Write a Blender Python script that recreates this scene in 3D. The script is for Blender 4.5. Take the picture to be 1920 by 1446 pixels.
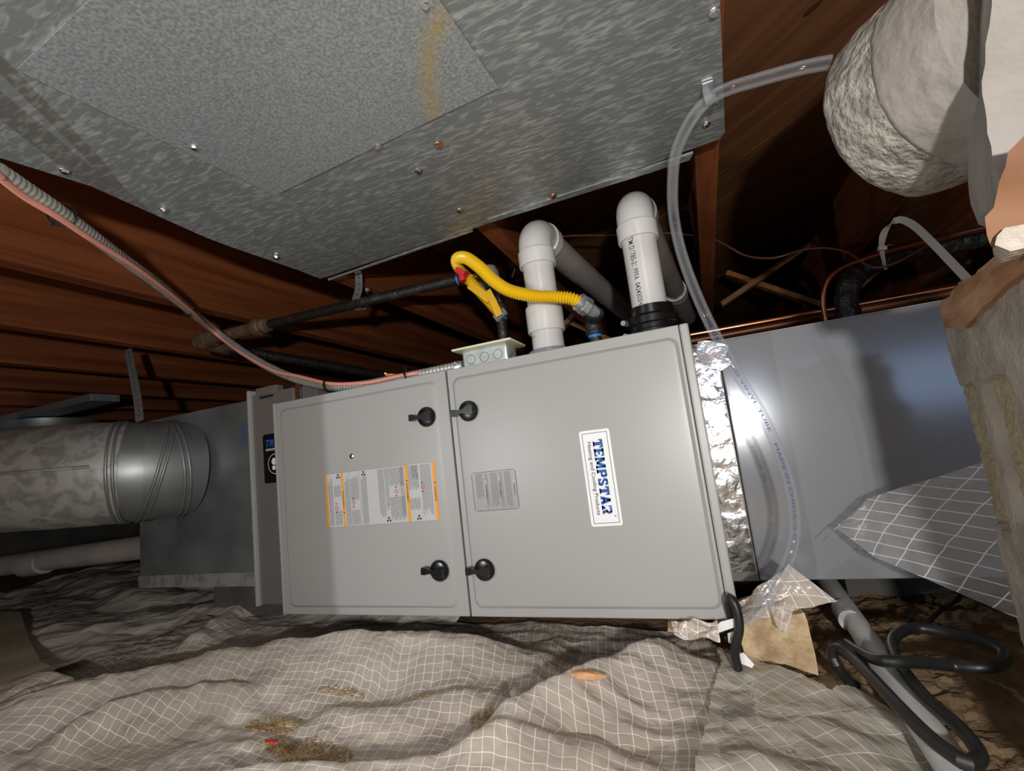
import bpy, bmesh, math, random
from mathutils import Vector, Matrix, noise
random.seed(7)
for o in list(bpy.data.objects): bpy.data.objects.remove(o)
SC = bpy.context.scene
COL = SC.collection

# ------------------------------------------------------------------ camera
RC = Matrix(((0.92325009, 0.36519026, -0.11935387), (-0.16018964, 0.08353221, -0.98354545), (-0.34921132, 0.92717768, 0.13562082)))
CP = Vector((0.87581517, -0.80069468, 0.28840959))
FP = 882.19
cam = bpy.data.cameras.new('camera'); co = bpy.data.objects.new('camera', cam); COL.objects.link(co)
cam.sensor_width = 36; cam.lens = FP / 1920 * 36; cam.clip_start = 0.02; cam.clip_end = 60
rx, ry, rz = RC[0].normalized(), -RC[1].normalized(), -RC[2].normalized()
co.matrix_world = Matrix(((rx.x, ry.x, rz.x, CP.x), (rx.y, ry.y, rz.y, CP.y), (rx.z, ry.z, rz.z, CP.z), (0, 0, 0, 1)))
SC.camera = co
# ------------------------------------------------------------------ world: daylight outside the crawlspace opening
wd = bpy.data.worlds.new('world'); SC.world = wd; wd.use_nodes = True
bg = wd.node_tree.nodes['Background']; bg.inputs[0].default_value = (0.42, 0.62, 1.0, 1); bg.inputs[1].default_value = 3.6
# ------------------------------------------------------------------ lamps
def lamp(name, kind, loc, power, color, size, target=None):
    l = bpy.data.lights.new(name, kind); l.energy = power; l.color = color
    if kind == 'AREA': l.shape = 'DISK'; l.size = size
    else: l.shadow_soft_size = size
    o = bpy.data.objects.new(name, l); o.location = loc; COL.objects.link(o)
    if target is not None: o.rotation_euler = (Vector(target) - Vector(loc)).to_track_quat('-Z', 'Y').to_euler()
    return o
lamp('phone_flash', 'POINT', (1.05, -1.22, 0.31), 44.0, (1.0, 0.97, 0.925), 0.02)
lamp('work_light', 'POINT', (0.0, -1.20, 0.30), 15.0, (0.93, 0.97, 1.0), 0.003)
SC.view_settings.view_transform = 'Standard'; SC.view_settings.look = 'None'
SC.view_settings.exposure = 0.0; SC.view_settings.gamma = 1.0; SC.view_settings.use_curve_mapping = False

# ------------------------------------------------------------------ helpers
def ray(px, py): return RC.transposed() @ Vector(((px - 960) / FP, (py - 723) / FP, 1))
def ay(px, py, y): d = ray(px, py); return CP + d * ((y - CP.y) / d.y)
def az(px, py, z): d = ray(px, py); return CP + d * ((z - CP.z) / d.z)
def ax(px, py, x): d = ray(px, py); return CP + d * ((x - CP.x) / d.x)
def apl(px, py, p0, n): d = ray(px, py); return CP + d * ((p0 - CP).dot(n) / d.dot(n))
def V(*a): return Vector(a)
def sm(a, b, x): t = max(0, min(1, (x - a) / (b - a))); return t * t * (3 - 2 * t)

MATS = {}
def mat(name, col, rough=0.5, metal=0.0, col2=None, scale=20, stretch=(1, 1, 1), contrast=(0.35, 0.65), bump=0.0, bscale=None, spec=0.5, detail=6, coat=0, rough2=None, rot=(0, 0, 0), dist=0.0):
    if name in MATS: return MATS[name]
    m = bpy.data.materials.new(name); m.use_nodes = True; nt = m.node_tree; N = nt.nodes; L = nt.links
    b = N['Principled BSDF']; b.inputs['Base Color'].default_value = (*col, 1)
    b.inputs['Roughness'].default_value = rough; b.inputs['Metallic'].default_value = metal
    b.inputs['Specular IOR Level'].default_value = spec; b.inputs['Coat Weight'].default_value = coat
    if col2 or bump:
        tc = N.new('ShaderNodeTexCoord'); mp = N.new('ShaderNodeMapping'); mp.inputs['Scale'].default_value = stretch; mp.inputs['Rotation'].default_value = rot
        L.new(tc.outputs['Object'], mp.inputs['Vector'])
    if col2:
        n = N.new('ShaderNodeTexNoise'); n.inputs['Scale'].default_value = scale; n.inputs['Detail'].default_value = detail; n.inputs['Distortion'].default_value = dist
        L.new(mp.outputs[0], n.inputs['Vector'])
        r = N.new('ShaderNodeValToRGB'); r.color_ramp.elements[0].position = contrast[0]; r.color_ramp.elements[1].position = contrast[1]
        r.color_ramp.elements[0].color = (*col, 1); r.color_ramp.elements[1].color = (*col2, 1)
        L.new(n.outputs['Fac'], r.inputs[0]); L.new(r.outputs[0], b.inputs['Base Color'])
        if rough2 is not None:
            mr = N.new('ShaderNodeMapRange'); mr.inputs[1].default_value = contrast[0]; mr.inputs[2].default_value = contrast[1]; mr.inputs[3].default_value = rough; mr.inputs[4].default_value = rough2
            L.new(n.outputs['Fac'], mr.inputs[0]); L.new(mr.outputs[0], b.inputs['Roughness'])
    if bump:
        n2 = N.new('ShaderNodeTexNoise'); n2.inputs['Scale'].default_value = bscale or scale; n2.inputs['Detail'].default_value = 5
        L.new(mp.outputs[0], n2.inputs['Vector'])
        bp = N.new('ShaderNodeBump'); bp.inputs['Strength'].default_value = bump; bp.inputs['Distance'].default_value = 0.01
        L.new(n2.outputs['Fac'], bp.inputs['Height']); L.new(bp.outputs[0], b.inputs['Normal'])
    MATS[name] = m; return m

WLOC = {}
def obj(name, bm, m, parent=None, smooth=True, angle=20, kind=None, label=None, recalc=True):
    if recalc: bmesh.ops.recalc_face_normals(bm, faces=bm.faces)
    me = bpy.data.meshes.new(name); bm.to_mesh(me); bm.free()
    if len(me.vertices):
        xs = [v.co for v in me.vertices]
        c = Vector([(min(v[i] for v in xs) + max(v[i] for v in xs)) / 2 for i in range(3)])
    else: c = Vector((0, 0, 0))
    me.transform(Matrix.Translation(-c))
    o = bpy.data.objects.new(name, me); COL.objects.link(o); o.location = c; WLOC[o.name] = c
    if isinstance(m, (list, tuple)):
        for k in m: me.materials.append(k)
    else: me.materials.append(m)
    if smooth:
        me.shade_smooth()
        try: me.set_sharp_from_angle(angle=math.radians(angle))
        except Exception: pass
    if parent is not None:
        o.parent = parent; o.matrix_parent_inverse = Matrix.Translation(-WLOC[parent.name])
    if kind: o['kind'] = kind
    if label: o['label'] = label
    return o
def thing(name, label, cat, loc, group=None):
    o = bpy.data.objects.new(name, None); o.empty_display_size = 0.05; COL.objects.link(o); o.location = loc; WLOC[o.name] = Vector(loc)
    o['label'] = label; o['category'] = cat
    if group: o['group'] = group
    return o
def tag(o, label, cat, group=None, kind=None):
    o['label'] = label; o['category'] = cat
    if group: o['group'] = group
    if kind: o['kind'] = kind
    return o
def B(): return bmesh.new()
def box(bm, a, b, bev=0.0, seg=2, M=None):
    a, b = Vector(a), Vector(b); c = (a + b) / 2; s = b - a
    r = bmesh.ops.create_cube(bm, size=1)
    bmesh.ops.transform(bm, matrix=Matrix.Translation(c) @ Matrix.Diagonal((abs(s.x), abs(s.y), abs(s.z), 1)), verts=r['verts'])
    if bev:
        es = list({e for v in r['verts'] for e in v.link_edges})
        q = bmesh.ops.bevel(bm, geom=es, offset=bev, segments=seg, affect='EDGES', profile=0.5)
        vs = list({v for f in q['faces'] for v in f.verts})
        if M is not None: bmesh.ops.transform(bm, matrix=M, verts=list({v for v in bm.verts if v.is_valid and v in set(vs)} ))
    elif M is not None: bmesh.ops.transform(bm, matrix=M, verts=r['verts'])
    return bm
def obox(bm, c, ux, uy, uz, sx, sy, sz):
    c = Vector(c); ux, uy, uz = [Vector(u).normalized() for u in (ux, uy, uz)]
    vs = [bm.verts.new(c + ux * sx / 2 * i + uy * sy / 2 * j + uz * sz / 2 * k) for i in (-1, 1) for j in (-1, 1) for k in (-1, 1)]
    for f in ((0, 1, 3, 2), (4, 6, 7, 5), (0, 4, 5, 1), (2, 3, 7, 6), (0, 2, 6, 4), (1, 5, 7, 3)): bm.faces.new([vs[i] for i in f])
    return bm
def prism(bm, pts, off):
    off = Vector(off); a = [bm.verts.new(Vector(p)) for p in pts]; b = [bm.verts.new(Vector(p) + off) for p in pts]
    bm.faces.new(a); bm.faces.new(b[::-1]); n = len(a)
    for i in range(n): bm.faces.new((a[i], b[i], b[(i + 1) % n], a[(i + 1) % n]))
    return bm
def catmull(P, step):
    P = [Vector(p) for p in P]
    if len(P) < 3:
        n = max(1, int((P[1] - P[0]).length / step)); return [P[0].lerp(P[1], i / n) for i in range(n + 1)]
    Q = [P[0] * 2 - P[1]] + P + [P[-1] * 2 - P[-2]]; out = []
    for i in range(1, len(Q) - 2):
        p0, p1, p2, p3 = Q[i - 1:i + 3]; n = max(2, int((p2 - p1).length / step * 1.0 + .5))
        for k in range(n):
            t = k / n; out.append(.5 * ((2 * p1) + (p2 - p0) * t + (2 * p0 - 5 * p1 + 4 * p2 - p3) * t * t + (3 * p1 - p0 - 3 * p2 + p3) * t ** 3))
    out.append(P[-1]); return out
def resample(P, step):
    L = [0]
    for a, b in zip(P, P[1:]): L.append(L[-1] + (b - a).length)
    n = max(1, int(L[-1] / step)); out = []; j = 0
    for i in range(n + 1):
        s = L[-1] * i / n
        while j < len(L) - 2 and L[j + 1] < s: j += 1
        d = L[j + 1] - L[j]; out.append(P[j].lerp(P[j + 1], (s - L[j]) / d if d > 0 else 0))
    return out
def frames(P):
    T = [(P[min(i + 1, len(P) - 1)] - P[max(i - 1, 0)]).normalized() for i in range(len(P))]
    u = T[0].orthogonal().normalized(); F = []
    for t in T:
        u = (u - t * u.dot(t)); u = u.normalized() if u.length > 1e-6 else t.orthogonal().normalized()
        F.append((t, u, t.cross(u)))
    return F
def tube(bm, P, r, n=14, cap=True, sq=1.0):
    if n > 6: n = max(n, 20)
    F = frames(P); rings = []
    for i, (p, (t, u, w)) in enumerate(zip(P, F)):
        rr = r(i) if callable(r) else (r[i] if isinstance(r, (list, tuple)) else r)
        rings.append([bm.verts.new(p + (u * math.cos(a) + w * math.sin(a) * sq) * rr) for a in [2 * math.pi * k / n for k in range(n)]])
    for A, Bq in zip(rings, rings[1:]):
        for k in range(n): bm.faces.new((A[k], A[(k + 1) % n], Bq[(k + 1) % n], Bq[k]))
    if cap: bm.faces.new(rings[0][::-1]); bm.faces.new(rings[-1])
    return bm
def cyl(bm, a, b, r, n=24, r2=None): return tube(bm, [Vector(a), Vector(b)], [r, r if r2 is None else r2], n)
def lathe(bm, a, d, prof, n=28):
    """prof: list of (distance along axis, radius)"""
    a = Vector(a); d = Vector(d).normalized(); u = d.orthogonal().normalized(); w = d.cross(u); rings = []
    for s, r in prof: rings.append([bm.verts.new(a + d * s + (u * math.cos(q) + w * math.sin(q)) * max(r, 1e-5)) for q in [2 * math.pi * k / n for k in range(n)]])
    for A, Bq in zip(rings, rings[1:]):
        for k in range(n): bm.faces.new((A[k], A[(k + 1) % n], Bq[(k + 1) % n], Bq[k]))
    bm.faces.new(rings[0][::-1]); bm.faces.new(rings[-1]); return bm
def hexnut(bm, a, d, s, r, n=6): return lathe(bm, a, d, [(0, r * .9), (s * .15, r), (s * .85, r), (s, r * .9)], n)
def ribbon(bm, P, W, th, N=None):
    """flat strap along P; W = width direction(s)"""
    rings = []
    for i, p in enumerate(P):
        t = (P[min(i + 1, len(P) - 1)] - P[max(i - 1, 0)]).normalized()
        w = W[i] if isinstance(W, list) else W
        w = Vector(w); wl = w.length; w = (w - t * w.dot(t)).normalized() * wl; nn = t.cross(w).normalized() * th / 2
        rings.append([bm.verts.new(p + w / 2 + nn), bm.verts.new(p - w / 2 + nn), bm.verts.new(p - w / 2 - nn), bm.verts.new(p + w / 2 - nn)])
    for A, Bq in zip(rings, rings[1:]):
        for k in range(4): bm.faces.new((A[k], A[(k + 1) % 4], Bq[(k + 1) % 4], Bq[k]))
    bm.faces.new(rings[0][::-1]); bm.faces.new(rings[-1]); return bm
def text_mesh(bm, s, fn, height=1.0, off=0.0, ext=0.0, width=None, align='LEFT', sub=False, shear=0):
    cu = bpy.data.curves.new('tmp', 'FONT'); cu.body = s; cu.offset = off; cu.extrude = 0.0; cu.resolution_u = 3; cu.shear = shear
    ob = bpy.data.objects.new('tmp', cu); COL.objects.link(ob); dg = bpy.context.evaluated_depsgraph_get(); dg.update()
    me = bpy.data.meshes.new_from_object(ob.evaluated_get(dg)); bpy.data.objects.remove(ob); bpy.data.curves.remove(cu)
    xs = [v.co.x for v in me.vertices]; ys = [v.co.y for v in me.vertices]; k = height / 0.70
    x0 = min(xs); w = (max(xs) - x0); kx = (width / w) if width else k
    n0 = len(bm.verts); vs = [bm.verts.new(fn((v.co.x - x0) * kx, v.co.y * k)) for v in me.vertices]
    for p in me.polygons:
        try: bm.faces.new([vs[i] for i in p.vertices])
        except ValueError: pass
    bpy.data.meshes.remove(me); return bm
def fb(p, s, o=4, seed=0): return noise.fractal(Vector(p) * s + Vector((seed * 7.3, seed * 3.1, seed)), 0.9, 2.0, o)
def rough_up(bm, amp, s, seed=0, sub=0, n=3):
    if sub: bmesh.ops.subdivide_edges(bm, edges=bm.edges[:], cuts=sub, use_grid_fill=True)
    for v in bm.verts: v.co += Vector((fb(v.co, s, n, seed), fb(v.co, s, n, seed + 5), fb(v.co, s, n, seed + 9))) * amp
    return bm

# ------------------------------------------------------------------ materials
def wood(name, c1, c2, rot=(0, 0, 0), st=(60, 2.2, 60), bump=.25): return mat(name, c1, .62, 0, c2, 1.0, st, (.32, .7), bump, 1.4, .3, rot=rot, dist=.4)
m_joist = wood('joist_wood', (.125, .033, .010), (.26, .080, .025), st=(30, 1.6, 30))
m_plank = wood('plank_wood', (.12, .050, .020), (.21, .095, .04), st=(1.5, 26, 26))
m_brace = wood('brace_wood', (.28, .11, .035), (.42, .19, .07), st=(20, 20, 20))
m_dirt = mat('dirt', (.12, .078, .042), .95, 0, (.33, .235, .14), 9, contrast=(.3, .72), bump=.5, bscale=80, spec=.1)
m_conc = mat('concrete_wall', (.08, .075, .07), .9, 0, (.13, .12, .11), 6, bump=.5, bscale=40, spec=.2)
m_paint = mat('cabinet_paint', (.36, .355, .34), .38, 0.0, spec=.6)
m_paint2 = mat('coil_paint', (.25, .262, .285), .15, 0.0, spec=.75)
m_paintd = mat('dark_cabinet_paint', (.19, .175, .165), .38, .2)
m_seam = mat('black_gap', (.01, .01, .01), .8)
m_black = mat('black_plastic', (.007, .007, .007), .25, 0, spec=.6)
m_rub = mat('black_rubber', (.007, .008, .007), .42, 0, (.016, .016, .015), 30, spec=.5)
m_pvc = mat('white_pvc', (.62, .60, .57), .22, 0, (.70, .69, .66), 14, spec=.5)
m_pvco = mat('dusty_pvc', (.36, .32, .29), .3, 0, (.46, .42, .39), 10)
m_yel = mat('yellow_vinyl', (.85, .55, .01), .32, 0, spec=.5)
m_yel2 = mat('yellow_tag', (.75, .42, .01), .4)
m_zinc = mat('zinc_fitting', (.55, .58, .60), .3, .7, (.40, .43, .45), 80)
m_brass = mat('brass', (.75, .50, .22), .3, 1)
m_red = mat('red_handle', (.6, .02, .03), .35)
m_iron = mat('black_iron', (.025, .023, .022), .42, .4, (.07, .06, .05), 45, contrast=(.5, .8), bump=.3, bscale=150)
m_irono = mat('old_iron', (.10, .06, .035), .6, .3, (.20, .13, .08), 30, bump=.4, bscale=90)
m_blue = mat('blue_sealant', (.04, .18, .55), .4)
m_grey = mat('dusty_cap', (.19, .17, .15), .8, 0, (.28, .25, .22), 40, bump=.4)
m_cond = mat('conduit_metal', (.36, .37, .34), .38, .45, (.48, .48, .44), 60)
m_pink = mat('pink_jacket', (.70, .30, .24), .4)
m_brown = mat('brown_jacket', (.14, .045, .03), .5)
m_copper = mat('copper', (.80, .36, .18), .25, 1, (.55, .22, .10), 20)
m_copd = mat('dark_copper', (.16, .06, .03), .4, .6)
m_foil = mat('foil', (.62, .62, .62), .2, 1, bump=.35, bscale=24)
m_cream = mat('cream_plate', (.72, .70, .50), .4)
m_gal = mat('galvanized', (.26, .285, .29), .46, .6, (.56, .585, .575), 1.0, (46, 190, 60), (.47, .72), 0, None, .5, 5, rough2=.36, rot=(0, 0, .25), dist=.6)
m_galf = mat('galvanized_fine', (.28, .315, .33), .42, .6, (.48, .53, .555), 300, (1, 1, 1), (.34, .68), 0, None, .5, 2)
m_gald = mat('galvanized_dull', (.17, .185, .19), .42, .6, (.32, .34, .335), 7, (1, 1, 1), (.35, .7), 0, detail=8)
m_galo = mat('galvanized_old', (.27, .265, .245), .5, .45, (.42, .41, .38), 26, (1, 1, 1), (.42, .56), 0, detail=4, dist=.8)
m_screw = mat('screw_zinc', (.85, .85, .85), .15, 1)
m_scu = mat('screw_copper', (.9, .5, .3), .2, 1)
m_plaster = mat('rough_plaster', (.29, .27, .24), .85, 0, (.44, .42, .375), 42, contrast=(.40, .58), bump=.8, bscale=90, spec=.2)
m_plsm = mat('smooth_plaster', (.30, .275, .25), .8, 0, (.37, .35, .32), 14, bump=.35, bscale=50, spec=.2)
m_block = mat('concrete_block', (.36, .32, .27), .95, 0, (.50, .455, .39), 22, bump=.5, bscale=140, spec=.15)
m_mortar = mat('mortar', (.46, .39, .26), .95, 0, (.54, .47, .33), 30, bump=.7, bscale=120, spec=.1)
m_shim = mat('split_wood', (.34, .17, .09), .8, 0, (.56, .34, .21), 9, (2, 1, 6), bump=.7, bscale=14, spec=.2)
m_tan = mat('tan_block', (.42, .29, .16), .9, 0, (.62, .47, .29), 34, contrast=(.36, .6), bump=.8, bscale=70, spec=.1)
m_card = mat('brown_paper', (.34, .28, .19), .8, 0, (.48, .41, .29), 6, bump=.2)
m_white = mat('white_print', (.85, .85, .84), .4)
m_wtag = mat('white_tag', (.8, .8, .79), .5)
m_bluep = mat('blue_print', (.006, .09, .34), .4)
m_navy = mat('navy_line', (.03, .07, .25), .4)
m_txt = mat('black_print', (.02, .02, .02), .5)
m_grp = mat('grey_print', (.16, .16, .16), .5)
m_lbl = mat('label_paper', (.50, .50, .485), .4)
m_lbl2 = mat('clear_label', (.31, .31, .30), .35)
m_orn = mat('orange_print', (.80, .32, .03), .4)
m_redp = mat('red_print', (.55, .04, .04), .4)
m_yelp = mat('yellow_print', (.65, .5, .05), .4)
m_bstmp = mat('blue_stamp', (.01, .12, .42), .5)
m_nyl = mat('nylon_tie', (.62, .60, .56), .35)
m_orwire = mat('orange_wire', (.85, .25, .02), .4)
m_blocker = mat('blocker_brick', (.25, .09, .05), .9, 0, (.35, .15, .09), 30, bump=.5)
m_ins = mat('black_foam', (.012, .012, .012), .35, 0, (.03, .03, .03), 60, bump=1.0, bscale=60)
# yellow paint stripe on the patch panel
def galv_stripe():
    m = m_galf.copy(); m.name = 'galvanized_stripe'; nt = m.node_tree; N = nt.nodes; L = nt.links; b = N['Principled BSDF']
    src = b.inputs['Base Color'].links[0].from_socket
    at = N.new('ShaderNodeAttribute'); at.attribute_name = 'stripe'
    n = N.new('ShaderNodeTexNoise'); n.inputs['Scale'].default_value = 260
    tc = N.new('ShaderNodeTexCoord'); L.new(tc.outputs['Object'], n.inputs['Vector'])
    mu = N.new('ShaderNodeMath'); mu.operation = 'MULTIPLY_ADD'; L.new(n.outputs['Fac'], mu.inputs[0]); mu.inputs[1].default_value = 2.2; mu.inputs[2].default_value = -.65
    m2 = N.new('ShaderNodeMath'); m2.operation = 'MULTIPLY'; m2.use_clamp = True; L.new(mu.outputs[0], m2.inputs[0]); L.new(at.outputs['Fac'], m2.inputs[1])
    mx = N.new('ShaderNodeMix'); mx.data_type = 'RGBA'; L.new(m2.outputs[0], mx.inputs[0]); L.new(src, mx.inputs[6]); mx.inputs[7].default_value = (.62, .42, .03, 1)
    L.new(mx.outputs[2], b.inputs['Base Color']); return m
# clear hose
def m_clear_():
    m = bpy.data.materials.new('clear_vinyl'); m.use_nodes = True; N = m.node_tree.nodes; L = m.node_tree.links
    out = N['Material Output']; N.remove(N['Principled BSDF'])
    tr = N.new('ShaderNodeBsdfTransparent'); tr.inputs[0].default_value = (.93, .94, .95, 1)
    gl = N.new('ShaderNodeBsdfPrincipled'); gl.inputs['Base Color'].default_value = (.75, .76, .78, 1); gl.inputs['Roughness'].default_value = .07; gl.inputs['Specular IOR Level'].default_value = 1.0
    lw = N.new('ShaderNodeLayerWeight'); lw.inputs[0].default_value = .35
    mr = N.new('ShaderNodeMapRange'); mr.inputs[1].default_value = 0; mr.inputs[2].default_value = 1; mr.inputs[3].default_value = .02; mr.inputs[4].default_value = .40
    L.new(lw.outputs['Facing'], mr.inputs[0])
    mx = N.new('ShaderNodeMixShader'); L.new(mr.outputs[0], mx.inputs[0]); L.new(tr.outputs[0], mx.inputs[1]); L.new(gl.outputs[0], mx.inputs[2]); L.new(mx.outputs[0], out.inputs['Surface'])
    return m
m_clear = m_clear_()
# poly sheeting: whitish film with a white thread scrim (uv in metres)
def m_film_(name, gx, gy, tw, film, col, threads=1.0):
    m = bpy.data.materials.new(name); m.use_nodes = True; N = m.node_tree.nodes; L = m.node_tree.links
    out = N['Material Output']; N.remove(N['Principled BSDF'])
    uv = N.new('ShaderNodeUVMap'); sp = N.new('ShaderNodeSeparateXYZ'); L.new(uv.outputs[0], sp.inputs[0])
    def M_(op, a, b=None, c=None, clamp=False):
        q = N.new('ShaderNodeMath'); q.operation = op; q.use_clamp = clamp
        for i, v in enumerate((a, b, c)):
            if v is None: continue
            if isinstance(v, (int, float)): q.inputs[i].default_value = v
            else: L.new(v, q.inputs[i])
        return q.outputs[0]
    masks = []
    for ch, g in ((0, gx), (1, gy)):
        f = M_('FRACT', M_('MULTIPLY', sp.outputs[ch], 1 / g)); d = M_('ABSOLUTE', M_('SUBTRACT', f, .5))
        masks.append(M_('LESS_THAN', d, tw / g / 2))
    mk = M_('MAXIMUM', masks[0], masks[1])
    nz = N.new('ShaderNodeTexNoise'); nz.inputs['Scale'].default_value = 7; L.new(uv.outputs[0], nz.inputs['Vector'])
    mk = M_('MULTIPLY', mk, M_('MULTIPLY_ADD', nz.outputs['Fac'], 1.2, .15, True)); mk = M_('MULTIPLY', mk, threads)
    tr = N.new('ShaderNodeBsdfTransparent'); df = N.new('ShaderNodeBsdfPrincipled'); df.inputs['Base Color'].default_value = (*col, 1); df.inputs['Roughness'].default_value = .17
    df.inputs['Specular IOR Level'].default_value = .8
    n2 = N.new('ShaderNodeTexNoise'); n2.inputs['Scale'].default_value = 16; n2.inputs['Detail'].default_value = 3; n2.inputs['Distortion'].default_value = .6; L.new(uv.outputs[0], n2.inputs['Vector'])
    bp = N.new('ShaderNodeBump'); bp.inputs['Strength'].default_value = 1.0; bp.inputs['Distance'].default_value = .010; L.new(n2.outputs['Fac'], bp.inputs['Height']); L.new(bp.outputs[0], df.inputs['Normal'])
    th = N.new('ShaderNodeBsdfPrincipled'); th.inputs['Base Color'].default_value = (.95, .93, .88, 1); th.inputs['Roughness'].default_value = .3
    n3 = N.new('ShaderNodeTexNoise'); n3.inputs['Scale'].default_value = 5; n3.inputs['Detail'].default_value = 4; L.new(uv.outputs[0], n3.inputs['Vector'])
    fa = M_('MULTIPLY_ADD', n3.outputs['Fac'], .55, film - .27, True)
    m1 = N.new('ShaderNodeMixShader'); L.new(fa, m1.inputs[0]); L.new(tr.outputs[0], m1.inputs[1]); L.new(df.outputs[0], m1.inputs[2])
    m2 = N.new('ShaderNodeMixShader'); L.new(mk, m2.inputs[0]); L.new(m1.outputs[0], m2.inputs[1]); L.new(th.outputs[0], m2.inputs[2])
    L.new(m2.outputs[0], out.inputs['Surface']); return m
m_film = m_film_('scrim_film', .0150, .0150, .0009, .62, (.72, .62, .53), 1.0)
m_film2 = m_film_('scrim_film_pale', .036, .0165, .0011, .66, (.66, .61, .52), .9)
m_film3 = m_film_('scrim_film_flap', .024, .0145, .0010, .36, (.5, .5, .5), .9)
m_filmp = m_film_('plain_film', .02, .02, .001, .95, (.86, .78, .69), .0)

# ================================================================== SETTING
JZ, DZ, CZ = 0.745, 0.722, 0.985
def ground(x, y):
    h = -.10 + .012 * fb((x, y, 0), 2.2) + .006 * fb((x, y, 3), 12)
    h += .035 * sm(.9, 1.5, x) * sm(-.4, .2, y)
    return h
def grid(bm, x0, x1, y0, y1, nx, ny, fn, uvfn=None):
    uv = bm.loops.layers.uv.new('UVMap') if uvfn else None
    vs = [[bm.verts.new(fn(x0 + (x1 - x0) * i / nx, y0 + (y1 - y0) * j / ny)) for i in range(nx + 1)] for j in range(ny + 1)]
    for j in range(ny):
        for i in range(nx):
            f = bm.faces.new((vs[j][i], vs[j][i + 1], vs[j + 1][i + 1], vs[j + 1][i]))
            if uv:
                for l, (a, b) in zip(f.loops, ((i, j), (i + 1, j), (i + 1, j + 1), (i, j + 1))): l[uv].uv = uvfn(a, b)
    return vs
bm = B(); grid(bm, -4.2, 3.6, -3.2, 5.2, 40, 40, lambda x, y: V(x, y, ground(x, y) - (.03 if -.6 < y < .8 and .8 < x < 1.7 else 0)))
obj('floor', bm, m_dirt, kind='structure')
flo = bpy.data.objects['floor']
# uneven soil in view, a finer patch of the same ground
bm = B(); grid(bm, .78, 1.75, -.45, 1.15, 150, 240, lambda x, y: V(x, y, ground(x, y) + .008 + .010 * fb((x, y, 5), 24) + .004 * fb((x, y, 5), 90) - .06 * (1 - sm(.78, .84, x)) - .06 * sm(1.7, 1.75, x) - .06 * sm(1.1, 1.15, y)))
obj('soil', bm, m_dirt, flo)
for nm, a, b in (('wall_back', (-4.2, 5.0, -.3), (3.6, 5.2, 1.1)), ('wall_left', (-4.2, -3.2, -.3), (-4.0, 5.2, 1.1)), ('wall_right', (3.4, -3.2, -.3), (3.6, 5.2, 1.1))):
    bm = B(); box(bm, a, b); obj(nm, bm, m_conc, kind='structure', smooth=False)
bm = B(); ox0, ox1, oz0, oz1 = .95, 3.0, .235, .66
for a, b in (((-4.2, -3.2, -.3), (ox0, -3.0, 1.1)), ((ox1, -3.2, -.3), (3.6, -3.0, 1.1)), ((ox0, -3.2, -.3), (ox1, -3.0, oz0)), ((ox0, -3.2, oz1), (ox1, -3.0, 1.1))): box(bm, a, b)
obj('wall_front', bm, m_conc, kind='structure', smooth=False)
# ceiling: diagonal subfloor planks
bm = B(); box(bm, (-4.2, -3.2, CZ + .02), (3.6, 5.2, CZ + .06)); cei = obj('ceiling', bm, m_plank, kind='structure', smooth=False)
pw = .145; dirp = V(1, -1, 0).normalized(); nrm = V(1, 1, 0).normalized()
def clip_poly(pts, x0, x1, y0, y1):
    for ax_, lim, sgn in ((0, x0, 1), (0, x1, -1), (1, y0, 1), (1, y1, -1)):
        out = []
        for i in range(len(pts)):
            a, b = pts[i], pts[(i + 1) % len(pts)]; da, db = (a[ax_] - lim) * sgn, (b[ax_] - lim) * sgn
            if da >= 0: out.append(a)
            if da * db < 0: out.append(a.lerp(b, da / (da - db)))
        pts = out
        if not pts: return []
    return pts
k0 = int(-3.0 / pw)
for k in range(k0, int(6.5 / pw)):
    c0 = nrm * (k * pw); a, b = c0 + nrm * .0015, c0 + nrm * (pw - .0015)
    pts = clip_poly([a - dirp * 8, b - dirp * 8, b + dirp * 8, a + dirp * 8], -3.0, 3.0, -1.6, 4.6)
    if len(pts) < 3: continue
    bm = B(); dz = random.uniform(-.0015, .0015); prism(bm, [V(p.x, p.y, CZ + dz) for p in pts], (0, 0, .019))
    o = obj('plank', bm, None, cei, smooth=False) if False else None
    me = bpy.data.meshes.new('plank'); bmesh.ops.recalc_face_normals(bm, faces=bm.faces)
    c = sum((v.co for v in bm.verts), Vector()) / len(bm.verts); Rm = Matrix.Rotation(-math.pi / 4, 4, 'Z')
    bmesh.ops.transform(bm, matrix=Rm.inverted() @ Matrix.Translation(-c), verts=bm.verts); bm.to_mesh(me); bm.free()
    me.materials.append(m_plank); o = bpy.data.objects.new('plank', me); COL.objects.link(o); o.parent = cei
    o.matrix_parent_inverse = Matrix.Translation(-WLOC['ceiling']); o.location = c; o.rotation_euler = (0, 0, -math.pi / 4)
# knots in the planks between the joists at right
bm = B()
for px, py, s in ((1500, 325, 1), (1440, 392, .9), (1398, 398, .35), (1345, 545, .4), (1525, 15, .6), (1620, 140, .5)):
    c = az(px, py, CZ - .002); e = []
    for q in range(16):
        a = 2 * math.pi * q / 16; e.append(c + dirp * math.cos(a) * .03 * s + nrm * math.sin(a) * .010 * s)
    prism(bm, e, (0, 0, .003))
obj('knot', bm, mat('knot_wood', (.05, .012, .005), .6, 0, (.10, .025, .01), 20), cei, kind='stuff')
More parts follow.
